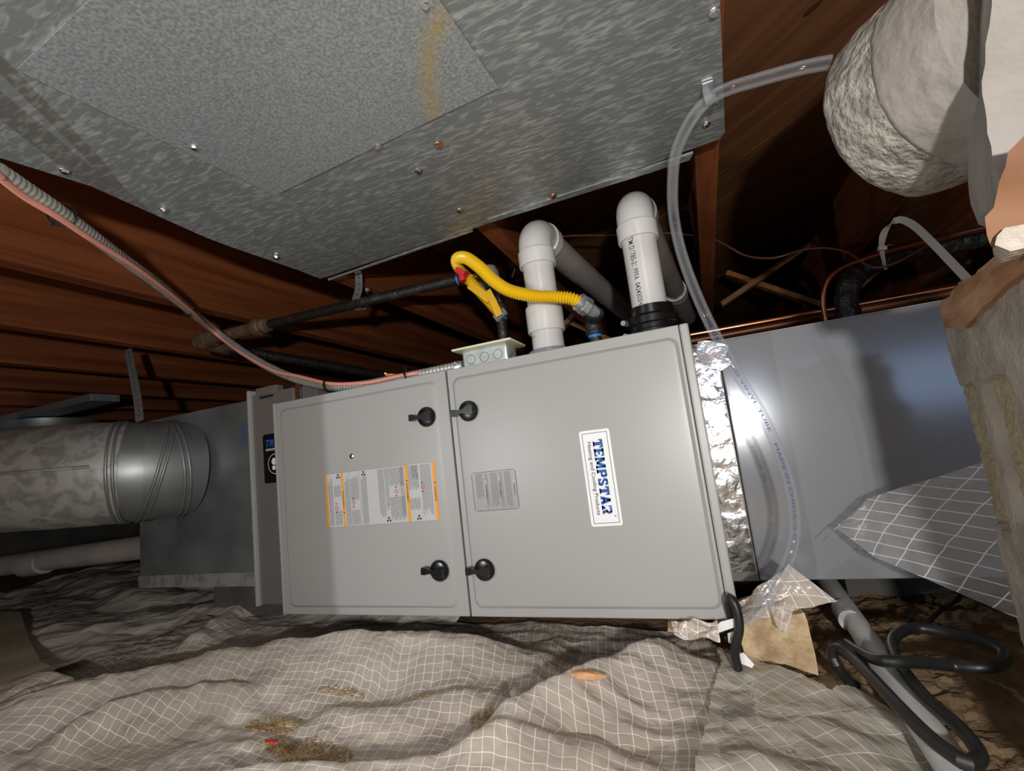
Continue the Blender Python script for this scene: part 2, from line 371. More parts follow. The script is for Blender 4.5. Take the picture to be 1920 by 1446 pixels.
# floor joists (run away from the camera)
JX = [-2.29, -1.88, -1.48, -1.07, -.666, -.251, .155, .56, .985, 1.39, 1.80]
JL = {-2.29: 'dark floor joist farthest left, deep behind the round duct', -1.88: 'dark floor joist behind the hanging strap, second from the far left', -1.48: 'dark floor joist just above the flat grey duct boot at left',
      -1.07: 'red-brown floor joist, lowest of the three large lit ones at left', -.666: 'red-brown floor joist, middle of the three large lit ones at left',
      -.251: 'red-brown floor joist right beside the left edge of the big sheet metal duct', .155: 'floor joist that the pipe strap hangs from, behind the duct corner',
      .56: 'floor joist whose end shows between the yellow gas line and left white elbow', .985: 'narrow orange-brown joist below the right corner of the sheet metal duct',
      1.39: 'dark joist behind the plastered stub, with cross bracing on its left', 1.80: 'dark joist in the deep shadow behind the concrete pier'}
for x in JX:
    bm = B(); tw = .022 if x > .9 else 0; y0 = -1.5 if x < -.3 else -.9
    n = 24; w = .038
    rings = []
    for i in range(n + 1):
        y = y0 + (4.9 - y0) * i / n; xc = x + tw * y + .004 * fb((x, y, 0), 1.3); zz = JZ + .004 * fb((x, y, 4), 1.1)
        if x > .9 and .5 < x < 1.2: zz = JZ
        rings.append([bm.verts.new((xc - w, y, zz)), bm.verts.new((xc, y, zz)), bm.verts.new((xc, y, CZ)), bm.verts.new((xc - w, y, CZ))])
    for A, Bq in zip(rings, rings[1:]):
        for k in range(4): bm.faces.new((A[k], A[(k + 1) % 4], Bq[(k + 1) % 4], Bq[k]))
    bm.faces.new(rings[0]); bm.faces.new(rings[-1][::-1])
    tag(obj('floor_joist', bm, m_joist, smooth=False), JL[x], 'joist', 'floor joists overhead')
# cross bracing
def brace(p, q, lab):
    p, q = Vector(p), Vector(q); d = (q - p).normalized(); bm = B(); n = d.cross(V(0, 1, 0))
    obox(bm, (p + q) / 2, d, V(0, 1, 0), n, (q - p).length, .04, .019)
    tag(obj('cross_brace', bm, m_brace, smooth=False), lab, 'brace', 'cross braces between the joists')
yb = 1.22
brace(ay(1353, 572, yb), ay(1530, 452, yb), 'light wooden cross brace rising to the right, left of the black insulated line')
brace(ay(1362, 513, yb + .045), ay(1545, 575, yb + .045), 'light wooden cross brace falling to the right, left of the black insulated line')
brace(ay(1585, 562, 1.55), V(1.80, 1.55, .93), 'short light brace seen just right of the black insulated line')
brace(ay(1660, 465, 1.5), ay(1815, 495, 1.5), 'pale brace end in the dark behind the white cable tie')
brace(ay(1055, 615, yb), V(.548, yb, .925), 'thin wooden brace seen right of the left white vent pipe')
brace(ay(1068, 605, yb + .045), ay(1150, 640, yb + .045), 'low wooden brace behind the threaded gas elbow')

# ================================================================== FURNACE
F = thing('gas_furnace', 'grey horizontal gas furnace with two latched doors in the middle of the crawlspace', 'furnace', (.4445, .3, 0))
bm = B(); box(bm, (0, .018, 0.0), (.887, .74, .455), .003); obj('cabinet', bm, m_paint, F)
# right and left vertical flanges
bm = B(); box(bm, (.8745, -.004, -.002), (.889, .03, .4575), .003); obj('side_flange', bm, m_paint, F)
bm = B(); box(bm, (-.014, .0, -.003), (-.006, .05, .4595), .003); obj('side_flange', bm, m_paint, F)
def door(x0, x1, z0, z1, ex0, ex1, ez0, ez1):
    """door skin with an embossed raised panel: rounded-rect offset profile"""
    bm = B(); n = 10
    def rr(a, b, c, d, r, y):
        out = []
        for cx, cz, s in ((b - r, d - r, 0), (a + r, d - r, 1), (a + r, c + r, 2), (b - r, c + r, 3)):
            for k in range(n + 1):
                t = math.pi / 2 * (s + k / n); out.append(bm.verts.new((cx + r * math.cos(t), y, cz + r * math.sin(t))))
        return out
    outer = [rr(x0, x1, z0, z1, .0012, .018), rr(x0, x1, z0, z1, .0012, .001), rr(x0 + .0012, x1 - .0012, z0 + .0012, z1 - .0012, .0012, 0)]
    L = outer + [rr(ex0 - .0015, ex1 + .0015, ez0 - .0015, ez1 + .0015, .016, .0), rr(ex0 + .0015, ex1 - .0015, ez0 + .0015, ez1 - .0015, .0145, -.0024),
                 rr(ex0 + .004, ex1 - .004, ez0 + .004, ez1 - .004, .013, -.0042), rr(ex0 + .008, ex1 - .008, ez0 + .008, ez1 - .008, .011, -.0045)]
    for A, Bq in zip(L, L[1:]):
        for k in range(len(A)): bm.faces.new((A[k], A[(k + 1) % len(A)], Bq[(k + 1) % len(A)], Bq[k]))
    bm.faces.new(L[-1]); bm.faces.new(L[0][::-1]); return bm
D1 = obj('door', door(-.006, .4385, .0, .4575, .012, .418, .016, .440), m_paint, F, angle=20, label='left door panel with the orange and white warning sheet')
D2 = obj('door', door(.4425, .8735, .0, .4575, .454, .868, .016, .438), m_paint, F, angle=20, label='right door panel with the white and blue nameplate')
bm = B(); box(bm, (.4385, .006, .002), (.4425, .017, .456)); obj('door_gap', bm, m_seam, F, smooth=False)
FY = -.0045
def knob(parent, x, z, rot):
    bm = B(); c = V(x, FY, z)
    lathe(bm, c, (0, -1, 0), [(0, .0195), (.004, .0195), (.0075, .017), (.009, .012), (.009, 0.0)], 36)
    M = Matrix.Translation(c) @ Matrix.Rotation(rot, 4, 'Y')
    pts = []
    for s, w in ((-.031, .0060), (-.024, .0065), (-.013, .0032), (-.004, .0042), (.006, .0095), (.0145, .0085)): pts.append((s, w))
    for y0, y1 in ((-.006, -.0175),):
        low = [(s, w) for s, w in pts] + [(s, -w) for s, w in pts[::-1]]
        prism(bm, [M @ V(s, y0, w) for s, w in low], M.to_3x3() @ V(0, y1 - y0, 0))
    prism(bm, [M @ V(s, -.002, w) for s, w in ((-.030, .006), (-.022, .006), (-.022, -.006), (-.030, -.006))], M.to_3x3() @ V(0, -.016, 0))
    obj('latch_knob', bm, m_black, parent)
for p, x, z, r in ((D1, .392, .3725, .05), (D2, .4835, .371, -.05), (D1, .3885, .0835, .12), (D2, .4815, .083, .04)): knob(p, x, z, r)
bm = B(); lathe(bm, (.205, FY, .316), (0, -1, 0), [(0, .006), (.002, .0055), (.004, .003), (.004, 0)], 14); obj('screw', bm, m_scu, D1)

def plate(bm, x0, x1, z0, z1, y, th, r=.003, n=5):
    pts = []
    for cx, cz, s in ((x1 - r, z1 - r, 0), (x0 + r, z1 - r, 1), (x0 + r, z0 + r, 2), (x1 - r, z0 + r, 3)):
        for k in range(n + 1):
            t = math.pi / 2 * (s + k / n); pts.append(V(cx + r * math.cos(t), y, cz + r * math.sin(t)))
    return prism(bm, pts, (0, -th, 0))
def frame(bm, x0, x1, z0, z1, y, th, w):
    for a, b, c, d in ((x0, x1, z0, z0 + w), (x0, x1, z1 - w, z1), (x0, x0 + w, z0, z1), (x1 - w, x1, z0, z1)): box(bm, (a, y - th, c), (b, y, d))
# --- nameplate
bm = B(); plate(bm, .687, .739, .147, .306, FY, .0012, .004); obj('nameplate', bm, m_white, D2, label='white nameplate with a blue border')
bm = B(); frame(bm, .6915, .7345, .1515, .3015, FY - .0012, .0002, .0009); obj('nameplate_border', bm, m_navy, D2)
YN = FY - .0014
def down(x0, z0, y=YN): return lambda u, v: V(x0 + v, y, z0 - u)
def upw(x0, z0, y=YN): return lambda u, v: V(x0 - v, y, z0 + u)
def slab(bm, s, fn, H, W):
    """heavy slab-serif capitals drawn as polygons; returns nothing. cell width W"""
    R_ = lambda a, b, c, d: [(a, b), (c, b), (c, d), (a, d)]
    G = {'T': [R_(0, .76, 1, 1), R_(.3, 0, .7, .76), R_(.18, 0, .82, .16), R_(0, .6, .16, .8), R_(.84, .6, 1, .8)],
         'E': [R_(.05, 0, .42, 1), R_(0, 0, .95, .2), R_(0, .8, .95, 1), R_(.42, .4, .75, .6), R_(.8, .2, .95, .34), R_(.8, .66, .95, .8)],
         'M': [R_(.03, 0, .24, 1), R_(.76, 0, .97, 1), [(.05, 1), (.34, 1), (.62, .1), (.38, .1)], [(.66, 1), (.95, 1), (.62, .1), (.40, .1)], R_(0, 0, .3, .15), R_(.7, 0, 1, .15)],
         'P': [R_(.05, 0, .42, 1), R_(0, 0, .5, .16), R_(.4, .8, .8, 1), R_(.4, .38, .8, .56), [(.66, .38), (.8, .38), (.97, .5), (1, .7), (.95, .9), (.8, 1), (.66, 1)]],
         'S': [[(.15, .82), (.35, 1), (.85, 1), (.95, .68), (.7, .68), (.6, .8), (.4, .8)], [(.02, .6), (.05, .85), (.25, 1), (.42, .9), (.38, .66), (.98, .42), (.97, .15), (.8, 0), (.62, .12), (.6, .3)], [(.05, .0), (.05, .34), (.25, .34), (.4, .2), (.75, .2), (.85, 0)]],
         'A': [[(.0, 0), (.32, 1), (.66, 1), (.36, 0)], [(.34, 1), (.66, 1), (1, 0), (.62, 0)], R_(.25, .22, .75, .4)],
         'R': [R_(.05, 0, .42, 1), R_(0, 0, .5, .16), R_(.4, .8, .8, 1), R_(.4, .42, .8, .58), [(.66, .42), (.8, .42), (.95, .52), (.98, .7), (.93, .9), (.8, 1), (.66, 1)], [(.45, .5), (.75, .5), (1.02, 0), (.62, 0)]]}
    x = 0
    for ch in s:
        w = W * {'M': 1.3, 'E': .95, 'P': .95, 'S': .9}.get(ch, 1.0)
        for poly in G[ch]:
            vs = [bm.verts.new(fn(x + a * w * .93, b * H)) for a, b in poly]; bm.faces.new(vs)
        x += w
bm = B(); slab(bm, 'TEMPSTAR', down(.7085, .2895), .0165, .01535); obj('nameplate_lettering', bm, m_bluep, D2, smooth=False, recalc=False)
bm = B(); cst = down(.7085, .2895, YN - .0001); st = []
for k in range(10):
    a = math.pi / 2 + k * math.pi / 5; rr_ = .0062 if k % 2 == 0 else .0026; st.append(cst(.1130 + rr_ * math.cos(a), .0092 + rr_ * math.sin(a)))
bm.faces.new([bm.verts.new(p) for p in st]); obj('star', bm, m_white, D2, smooth=False, recalc=False, label='white star set into the last letters')
bm = B(); lathe(bm, (.729, YN + .0002, .1625), (0, -1, 0), [(0, .0013), (.0002, .0013)], 12); obj('registered_mark', bm, m_grp, D2)
bm = B(); text_mesh(bm, 'Heating and Cooling Products', down(.6995, .2865), .0062, .012, width=.121); obj('nameplate_small_lettering', bm, m_txt, D2, smooth=False, recalc=False)
# --- text line generator
def lines(bm, fn, u0, u1, v0, v1, pitch, h, ragged=.15):
    v = v1 - pitch
    while v > v0:
        u = u0; end = u1 - random.random() ** 2 * (u1 - u0) * ragged
        while u < end:
            w = random.uniform(.0014, .0060); e = min(u + w, end); bm.faces.new([bm.verts.new(fn(*p)) for p in ((u, v), (e, v), (e, v + h), (u, v + h))]); u = e + .0007
        v -= pitch
# --- big warning sheet (x .13-.399, z .175-.285)
X0, X1, Z0, Z1 = .130, .399, .175, .2855
bm = B(); plate(bm, X0, X1, Z0, Z1, FY, .0004, .0035); obj('warning_sheet', bm, m_lbl, D1, label='white and orange warning sheet')
YL = FY - .0006
for a, b in ((0, .020), (.158, .180), (.742, .768), (.974, 1)):
    bm = B()
    if a == 0 or b == 1: plate(bm, X0 + a * (X1 - X0), X0 + b * (X1 - X0), Z0, Z1, FY - .0003, .0003, .0024)
    else: box(bm, (X0 + a * (X1 - X0), FY - .0006, Z0 + .0006), (X0 + b * (X1 - X0), FY - .0003, Z1 - .0006))
    obj('orange_band', bm, m_orn, D1, smooth=False)
bm = B(); frame(bm, X0, X1, Z0, Z1, FY - .00035, .0001, .0005)
W_ = X1 - X0; H_ = Z1 - Z0
box(bm, (X0 + .235 * W_, YL, Z0), (X0 + .2365 * W_, YL + .0002, Z1)); box(bm, (X0 + .33 * W_, YL, Z0), (X0 + .3315 * W_, YL + .0002, Z1)); box(bm, (X0 + .69 * W_, YL, Z0), (X0 + .6915 * W_, YL + .0002, Z1 - .03))
# right half reads downward, left half reads upward
for a, b, u0, u1 in ((.77, .86, .003, .050), (.87, .965, .003, .100), (.77, .86, .066, .088), (.50, .56, .003, .098), (.60, .735, .003, .040), (.60, .735, .060, .105), (.565, .60, .003, .085), (.70, .735, .003, .1), (.80, .86, .003, .03)):
    lines(bm, down(X0 + a * W_, Z1, YL - .0001), u0, u1, 0, (b - a) * W_, .0030, .0013)
for a, b, u0, u1 in ((.025, .075, .004, .100), (.08, .15, .004, .036), (.08, .15, .062, .085), (.185, .235, .003, .104), (.24, .325, .003, .034), (.24, .325, .052, .100), (.34, .40, .003, .1)):
    lines(bm, upw(X0 + b * W_, Z0, YL - .0001), u0, u1, 0, (b - a) * W_, .0030, .0013)
obj('warning_text', bm, m_grp, D1, smooth=False, recalc=False, kind='stuff')
def head(txt, fn, h):
    bm = B(); text_mesh(bm, txt, fn, h, .01); obj('warning_heading', bm, m_txt, D1, smooth=False, recalc=False, kind='stuff')
head('WARNING', down(X0 + .979 * W_, Z1 - .047, YL - .0002), .0040)
head('AVERTISSEMENT', down(X0 + .747 * W_, Z1 - .035, YL - .0002), .0036)
head('ADVERTENCIA', upw(X0 + .177 * W_, Z0 + .038, YL - .0002), .0036)
for x_, z_ in ((.99, .040), (.758, .031), (.17, .082)):
    bm = B(); c = V(X0 + x_ * W_, YL - .0002, Z1 - z_ * 1.0); bm.faces.new([bm.verts.new(c + V(a, 0, b)) for a, b in ((.002, .0), (-.002, .002), (-.002, -.002))])
    obj('warning_triangle', bm, m_txt, D1, smooth=False, recalc=False)
for x_, z_ in ((.835, Z0 + .007), (.575, Z0 + .0075), (.375, Z1 - .008), (.132, Z1 - .008)):
    bm = B()
    for k in range(3):
        a = math.pi / 2 + k * 2.094; c = V(X0 + x_ * W_, YL - .0003, z_); d = V(math.cos(a), 0, math.sin(a)); n = V(-d.z, 0, d.x)
        bm.faces.new([bm.verts.new(c + d * s + n * w) for s, w in ((.0, .0), (.0045, .0024), (.0058, .0), (.0045, -.0024))])
    obj('fan_pictogram', bm, m_txt, D1, smooth=False, recalc=False, kind='stuff')
for x_, z_ in ((.885, .24), (.66, .236), (.265, .222), (.10, .214)):
    for s in (-1, 1):
        bm = B(); c = V(X0 + x_ * W_, YL - .0002, z_ + .0085 * s); bm.faces.new([bm.verts.new(c + V(a, 0, b)) for a, b in ((-.0025, -.0016), (.0025, 0), (-.0025, .0016))])
        obj('arrow_pictogram', bm, m_txt, D1, smooth=False, recalc=False)
    bm = B(); c = V(X0 + x_ * W_, YL - .0002, z_); N_ = 20
    a = [bm.verts.new(c + V(math.cos(q * 2 * math.pi / N_), 0, math.sin(q * 2 * math.pi / N_)) * .0046) for q in range(N_)]
    b = [bm.verts.new(c + V(math.cos(q * 2 * math.pi / N_), 0, math.sin(q * 2 * math.pi / N_)) * .0037) for q in range(N_)]
    for q in range(N_): bm.faces.new((a[q], a[(q + 1) % N_], b[(q + 1) % N_], b[q]))
    bm.faces.new((b[7], b[8], b[17], b[18])); obj('prohibition_sign', bm, m_redp, D1, smooth=False, recalc=False)
# --- small label on the right door
x0, x1, z0, z1 = .4745, .5625, .1855, .2555
bm = B(); plate(bm, x0, x1, z0, z1, FY, .0003, .004); obj('small_label', bm, m_lbl2, D2)
bm = B(); frame(bm, x0 + .003, x1 - .003, z0, z0 + .0006, FY - .0003, .0002, .0006); frame(bm, x0 + .003, x1 - .003, z1 - .0006, z1, FY - .0003, .0002, .0006)
frame(bm, x0, x0 + .0006, z0 + .003, z1 - .003, FY - .0003, .0002, .0006); frame(bm, x1 - .0006, x1, z0 + .003, z1 - .003, FY - .0003, .0002, .0006)
YS = FY - .0005
for a, b, u0, u1 in ((.065, .078, .003, .066), (.036, .052, .003, .066), (.007, .023, .003, .048), (.054, .062, .003, .066), (.026, .033, .003, .066)):
    lines(bm, down(x0 + a, z1, YS), u0, u1, 0, b - a, .0021, .0010)
obj('small_label_text', bm, m_grp, D2, smooth=False, recalc=False, kind='stuff')
for a, s, u in ((.0815, 'WARNING', .026), (.0535, 'AVERTISSEMENT', .020), (.0265, 'ADVERTENCIA', .024)):
    bm = B(); text_mesh(bm, s, down(x0 + a, z1 - u, YS - .0001), .0028, .012); obj('small_label_heading', bm, m_txt, D2, smooth=False, recalc=False, kind='stuff')
for a, u in ((.083, .020), (.055, .014), (.028, .018)):
    bm = B(); c = V(x0 + a, YS - .0001, z1 - u); bm.faces.new([bm.verts.new(c + V(p, 0, q)) for p, q in ((.0022, 0), (-.0018, .0022), (-.0018, -.0022))])
    obj('caution_triangle', bm, m_yelp, D2, smooth=False, recalc=False)

# ================================================================== air cleaner cabinet and boots at left
A = thing('filter_cabinet', 'dark grey filter cabinet with a black badge, left behind the furnace', 'cabinet', (-.08, .3, .0))
bm = B(); box(bm, (-.138, .052, .002), (-.002, .62, .500), .003); obj('cabinet_body', bm, m_paintd, A)
bm = B(); box(bm, (-.146, .044, .0), (-.138, .62, .512), .002); obj('edge_flange', bm, m_paint, A)
bm = B(); box(bm, (-.125, .052, .498), (-.055, .075, .516), .003); obj('top_lip', bm, m_paintd, A)
bm = B(); box(bm, (-.11, .0495, .487), (-.065, .0525, .493), .001); obj('top_slot', bm, m_seam, A)
by = .0515; p = ay(493, 816, by); q = ay(498, 907, by)
bm = B(); plate(bm, p.x, -.004, q.z, p.z, by, .0012, .006); obj('badge', bm, m_black, A)
bx, bz = p.x, p.z; YB = by - .0014
bm = B(); text_mesh(bm, 'TR', lambda u, v: V(bx + .009 + u, YB, bz - .031 + v), .0165, .02, shear=.25); obj('badge_lettering', bm, mat('badge_blue', (.03, .12, .6), .4), A, smooth=False, recalc=False)
bm = B(); text_mesh(bm, 'INDOOR', lambda u, v: V(bx + .009 + u, YB, bz - .0405 + v), .0055, .015, width=.030)
N_ = 28; c = V(bx + .036, YB, bz - .073)
a = [bm.verts.new(c + V(math.cos(t * 2 * math.pi / N_) * .0225, 0, math.sin(t * 2 * math.pi / N_) * .024)) for t in range(N_)]; b = [bm.verts.new(c + V(math.cos(t * 2 * math.pi / N_) * .0212, 0, math.sin(t * 2 * math.pi / N_) * .0227)) for t in range(N_)]
for t in range(N_): bm.faces.new((a[t], a[(t + 1) % N_], b[(t + 1) % N_], b[t]))
for k, (cx_, cz_, r_) in enumerate(((-.002, .006, .0085), (-.004, -.009, .0055))):
    bm.faces.new([bm.verts.new(c + V(cx_ + r_ * math.cos(t * .3927), -.0001 * (k + 1), cz_ + r_ * math.sin(t * .3927))) for t in range(16)])
obj('badge_emblem', bm, m_white, A, smooth=False, recalc=False)
bm = B(); box(bm, (-.001, .056, .4575), (.016, .5, .508), .001); tag(obj('foil_tape', bm, m_foil), 'short shiny foil tape strip above the left door beside the filter cabinet', 'tape')
bm = B(); box(bm, (.017, .060, .4575), (.064, .5, .500), .002); tag(obj('duct_collar', bm, m_paintd), 'dull grey sheet metal collar between foil tape and furnace top', 'duct')

BX = thing('duct_box', 'galvanized sheet metal box joining the round duct to the filter cabinet', 'duct', (-.37, .3, .04))
bm = B(); pz = ay(468, 750, .06).z; box(bm, (-.590, .060, .046), (-.147, .6, pz), .003); obj('box_body', bm, m_gald, BX)
bm = B(); box(bm, (-.592, .0575, .042), (-.147, .07, .074), .001); obj('bottom_seam', bm, m_galo, BX)
bm = B(); text_mesh(bm, 'S0A34G2', lambda u, v: ay(452, 792, .0598) + V(.0 + v, -.0005, -u), .011, .006, width=.062); obj('blue_stamp', bm, m_bstmp, BX, smooth=False, recalc=False)
# round duct with adjustable elbow
RD = thing('round_duct', 'round galvanized duct with an elbow running out of frame at left', 'duct', (-.6, -.1, .35))
rD = .122
P = [V(-.405, .07, .345), V(-.415, .03, .347), V(-.445, -.03, .350), V(-.50, -.085, .354), V(-.575, -.125, .358), V(-.68, -.16, .364), V(-.9, -.22, .372), V(-1.5, -.38, .40)]
Q = resample(catmull(P, .01), .012)
def idx(x):
    return min(range(len(Q)), key=lambda i: abs(Q[i].x - x))
def ipx(px): return min(range(len(Q)), key=lambda i: abs((RC @ (Q[i] - CP)).x / (RC @ (Q[i] - CP)).z * FP + 960 - px))
cuts = [0, ipx(326), ipx(284), ipx(228), len(Q) - 1]
for k in range(4):
    seg = Q[max(0, cuts[k] - 1):cuts[k + 1] + 3]; bm = B(); r_ = rD * (1 + (.012 if k % 2 else 0)); tube(bm, seg, r_ if k < 3 else rD * 1.02, 48, cap=True)
    obj('duct_section' if k == 3 else 'elbow_section', bm, m_galo if k == 3 else m_gald, RD, label='old mottled duct section' if k == 3 else None)
for k, til in ((1, .12), (2, -.22), (3, .05)):
    i = cuts[k]; t, u, w = frames(Q[i - 1:i + 2])[1]; up = V(0, 0, 1); sd = t.cross(up).normalized(); up = sd.cross(t)
    for dd in (-.006, .006):
        bm = B(); ring = []
        n = 48
        for s in range(n + 1):
            a = 2 * math.pi * s / n; off = til * rD * math.sin(a); ring.append(Q[i] + t * (dd + off) + (sd * math.cos(a) + up * math.sin(a)) * (rD * 1.018))
        tube(bm, ring, .0035, 8, cap=False); obj('raised_bead', bm, m_gald, RD)
bm = B(); i = len(Q) - 1; aa = []
for s in range(cuts[3] + 2, len(Q)):
    t, u, w = frames(Q[s - 1:s + 2] if s < len(Q) - 1 else Q[s - 2:s + 1])[1]; up = V(0, 0, 1); sd = t.cross(up).normalized(); up = sd.cross(t)
    if sd.y > 0: sd = -sd
    aa.append(Q[s] + (sd * .995 + up * .10).normalized() * rD * 1.022)
tube(bm, aa, .004, 6); obj('long_seam', bm, m_galo, RD)
# hanging strap behind
def strap(name, P, W, m, lab, holes, grp=None, step=.02):
    bm = B(); ribbon(bm, P, W, .0014); T = thing(name, lab, 'strap', P[0], grp); obj('strap_band', bm, m, T)
    bm = B(); 
    for s in resample(P, step)[1:-1]:
        n = (CP - s).normalized(); cyl(bm, s - n * .0006, s + n * .0016, .0026, 10)
    if holes: obj('strap_hole', bm, m_seam, T, kind='stuff')
    else: bm.free()
    return T
p0, p1 = ay(240, 655, .13), ay(262, 790, .05)
strap('hanger_strap', catmull([p0, p0.lerp(p1, .4) + V(.004, 0, 0), p0.lerp(p1, .75) + V(.006, 0, 0), p1], .02), RC[0] * .021, m_zinc, 'long perforated metal strap hanging above the round duct', True)
p0, p1 = ay(492, 732, .9), ay(490, 700, .9)
# boot above the duct at far left
BT = thing('duct_boot', 'grey sheet metal boot hanging over the round duct at far left', 'duct', ay(80, 760, .15))
bm = B(); a, b = ay(-60, 728, .3), ay(170, 748, .3); a.y = b.y = .3; box(bm, (a.x, .3, b.z - .006), (b.x, .40, b.z + .022), .002); obj('boot_flange', bm, m_galf, BT)
c = ay(45, 775, .36); c.y = .44
bm = B(); lathe(bm, (c.x, c.y, b.z - .012), (0, 0, -1), [(0, .185), (.03, .18), (.06, .165), (.10, .15)], 40); obj('boot_collar', bm, m_gald, BT)
# old pvc drain at lower left
PD = thing('drain_pipe', 'dusty white drain pipe with coupling under the round duct at left', 'pipe', (-1, .25, .1))
e0, e1 = ay(-80, 1072, .18), ay(300, 1022, .18); dv = (e1 - e0).normalized(); e1 = e0 + dv * ((-.592 - e0.x) / dv.x)
bm = B(); cyl(bm, e0, e1, .036, 32); obj('pipe', bm, m_pvco, PD)
c0 = ay(50, 1058, .18); bm = B(); lathe(bm, c0 - dv * .0, dv, [(0, .038), (.001, .042), (.075, .042), (.12, .039), (.121, .036)], 32); obj('coupling', bm, m_pvco, PD)

# ================================================================== coil cabinet at right
CB = thing('coil_cabinet', 'blue-grey painted coil cabinet right of the furnace', 'cabinet', (1.15, .45, .0))
bm = B(); box(bm, (.937, .19, .0), (1.50, .72, .4505), .003); obj('cabinet_body', bm, m_paint2, CB)
bm = B(); box(bm, (.937, .193, .4505), (1.50, .71, .4525), .0008); obj('top_edge', bm, m_paint, CB)
# foil tape joint: crinkled
bm = B(); nx, nz = 16, 120
def foilpt(i, j):
    x = .872 + .067 * i / nx; z = .018 + .432 * j / nz; x -= .006 * i / nx; e = .0012 * fb((x, z, 1), 16) + .0006 * fb((x, z, 2), 60)
    if i == nx: x += .003 * fb((z, 0, 5), 25)
    return V(x, .1835 + e + .002 * (i / nx), z + (.004 * fb((x, 3, 0), 40) if j in (0, nz) else 0))
vs = [[bm.verts.new(foilpt(i, j)) for i in range(nx + 1)] for j in range(nz + 1)]
for j in range(nz):
    for i in range(nx): bm.faces.new((vs[j][i], vs[j][i + 1], vs[j + 1][i + 1], vs[j + 1][i]))
bmesh.ops.extrude_face_region(bm, geom=bm.faces[:]); 
TP = obj('foil_tape', bm, m_foil, recalc=False); tag(TP, 'tall wrinkled foil tape between the furnace and the coil cabinet', 'tape')
bm = B(); box(bm, (.878, .189, -.0), (.936, .70, .452), .001); tag(obj('duct_collar', bm, m_paintd), 'narrow grey collar behind the tall foil tape', 'duct')
bm = B(); rough = [ay(x, y, .185) for x, y in ((1308, 641), (1330, 638), (1366, 650), (1362, 668), (1372, 682), (1342, 700), (1320, 686), (1306, 670))]
prism(bm, rough, (0, -.003, 0)); rough_up(bm, .002, 60, 2, 2); tag(obj('foil_patch', bm, m_foil, angle=10), 'crumpled foil patch at the top of the tall foil tape', 'tape')

# ================================================================== big sheet metal duct overhead
BD = thing('ceiling_duct', 'large flat galvanized duct overhead with a patch panel', 'duct', (.5, -.4, DZ))
C1, C2 = az(600, 523, DZ), az(1360, 260, DZ)
L0, L1, L2, L3, L4 = az(0, 296, DZ), az(170, 349, DZ), az(385, 445, DZ), az(430, 462, DZ), az(560, 507, DZ)
R0 = az(1350, 0, DZ); dl = (L0 - L3).normalized(); dr = (R0 - C2).normalized()
K1 = az(885, 430, DZ); K2 = az(893, 420, DZ); K3 = az(1350, 268, DZ)
poly = [C1, L4, L3, L2, L1, L0, L0 + dl * .95, R0 + dr * .75, R0, C2 + dr * .02, C2 + V(-.008, -.004, 0), K1]
bm = B(); prism(bm, poly, (0, 0, .02)); 
obj('bottom_panel', bm, m_gal, BD, smooth=False)
a, b = az(915, 414, DZ - .002), az(1300, 290, DZ - .002); d = (b - a).normalized(); n = V(-d.y, d.x, 0)
bm = B(); prism(bm, [a - n * .004, b - n * .004, b + n * .014 - d * .006, a + n * .010], (0, 0, .004)); obj('drive_cleat', bm, m_gal, BD, smooth=False)
a, b = az(615, 526, DZ - .001), az(884, 432, DZ - .001); d = (b - a).normalized(); n = V(-d.y, d.x, 0)
bm = B(); prism(bm, [a, b, b + n * .007, a + n * .003], (0, 0, .004)); obj('folded_hem', bm, m_gal, BD, smooth=False)
Z2 = DZ - .0022
q0, q1, q2 = az(31, 131, Z2), az(515, 367, Z2), az(935, 165, Z2); q3 = q2 + (q0 - q1) + V(.02, .0, 0)
q3 = q2 + (az(830, 10, Z2) - q2).normalized() * (q0 - q1).length
bm = B(); n_ = 60; lay = bm.verts.layers.float_color.new('stripe')
cen = [az(x, y, Z2) for x, y in ((835, 22), (812, 65), (803, 110), (802, 160), (808, 200), (822, 232))]
crv = catmull(cen, .004)
vs = []
for j in range(n_ + 1):
    row = []
    for i in range(n_ + 1):
        p = q1.lerp(q2, i / n_) + (q0.lerp(q3, i / n_) - q1.lerp(q2, i / n_)) * (j / n_)
        v = bm.verts.new(p); d = min((p - c).length for c in crv[::2]) if (p - cen[3]).length < .16 else 1
        v[lay] = (math.exp(-(d / .0115) ** 2) * .9,) * 3 + (1,); row.append(v)
    vs.append(row)
for j in range(n_):
    for i in range(n_): bm.faces.new((vs[j][i], vs[j][i + 1], vs[j + 1][i + 1], vs[j + 1][i]))
g = bmesh.ops.extrude_face_region(bm, geom=bm.faces[:]); bmesh.ops.translate(bm, vec=(0, 0, .0016), verts=[e for e in g['geom'] if isinstance(e, bmesh.types.BMVert)])
obj('patch_panel', bm, galv_stripe(), BD, smooth=False, label='lighter patch panel with a yellow paint streak')
for x, y in ((364, 275), (707, 273), (822, 271), (785, 320), (862, 394), (122, 320), (308, 394), (518, 482), (1325, 232), (797, 6), (1037, 367), (1339, 22)):
    bm = B(); c = az(x, y, DZ - .0005); hexnut(bm, c, (0, 0, -1), .004, .0042); lathe(bm, c, (0, 0, -1), [(0, .006), (.0015, .0058)], 14)
    obj('screw', bm, m_scu if (x, y) in ((822, 271), (1037, 367)) else m_screw, BD)

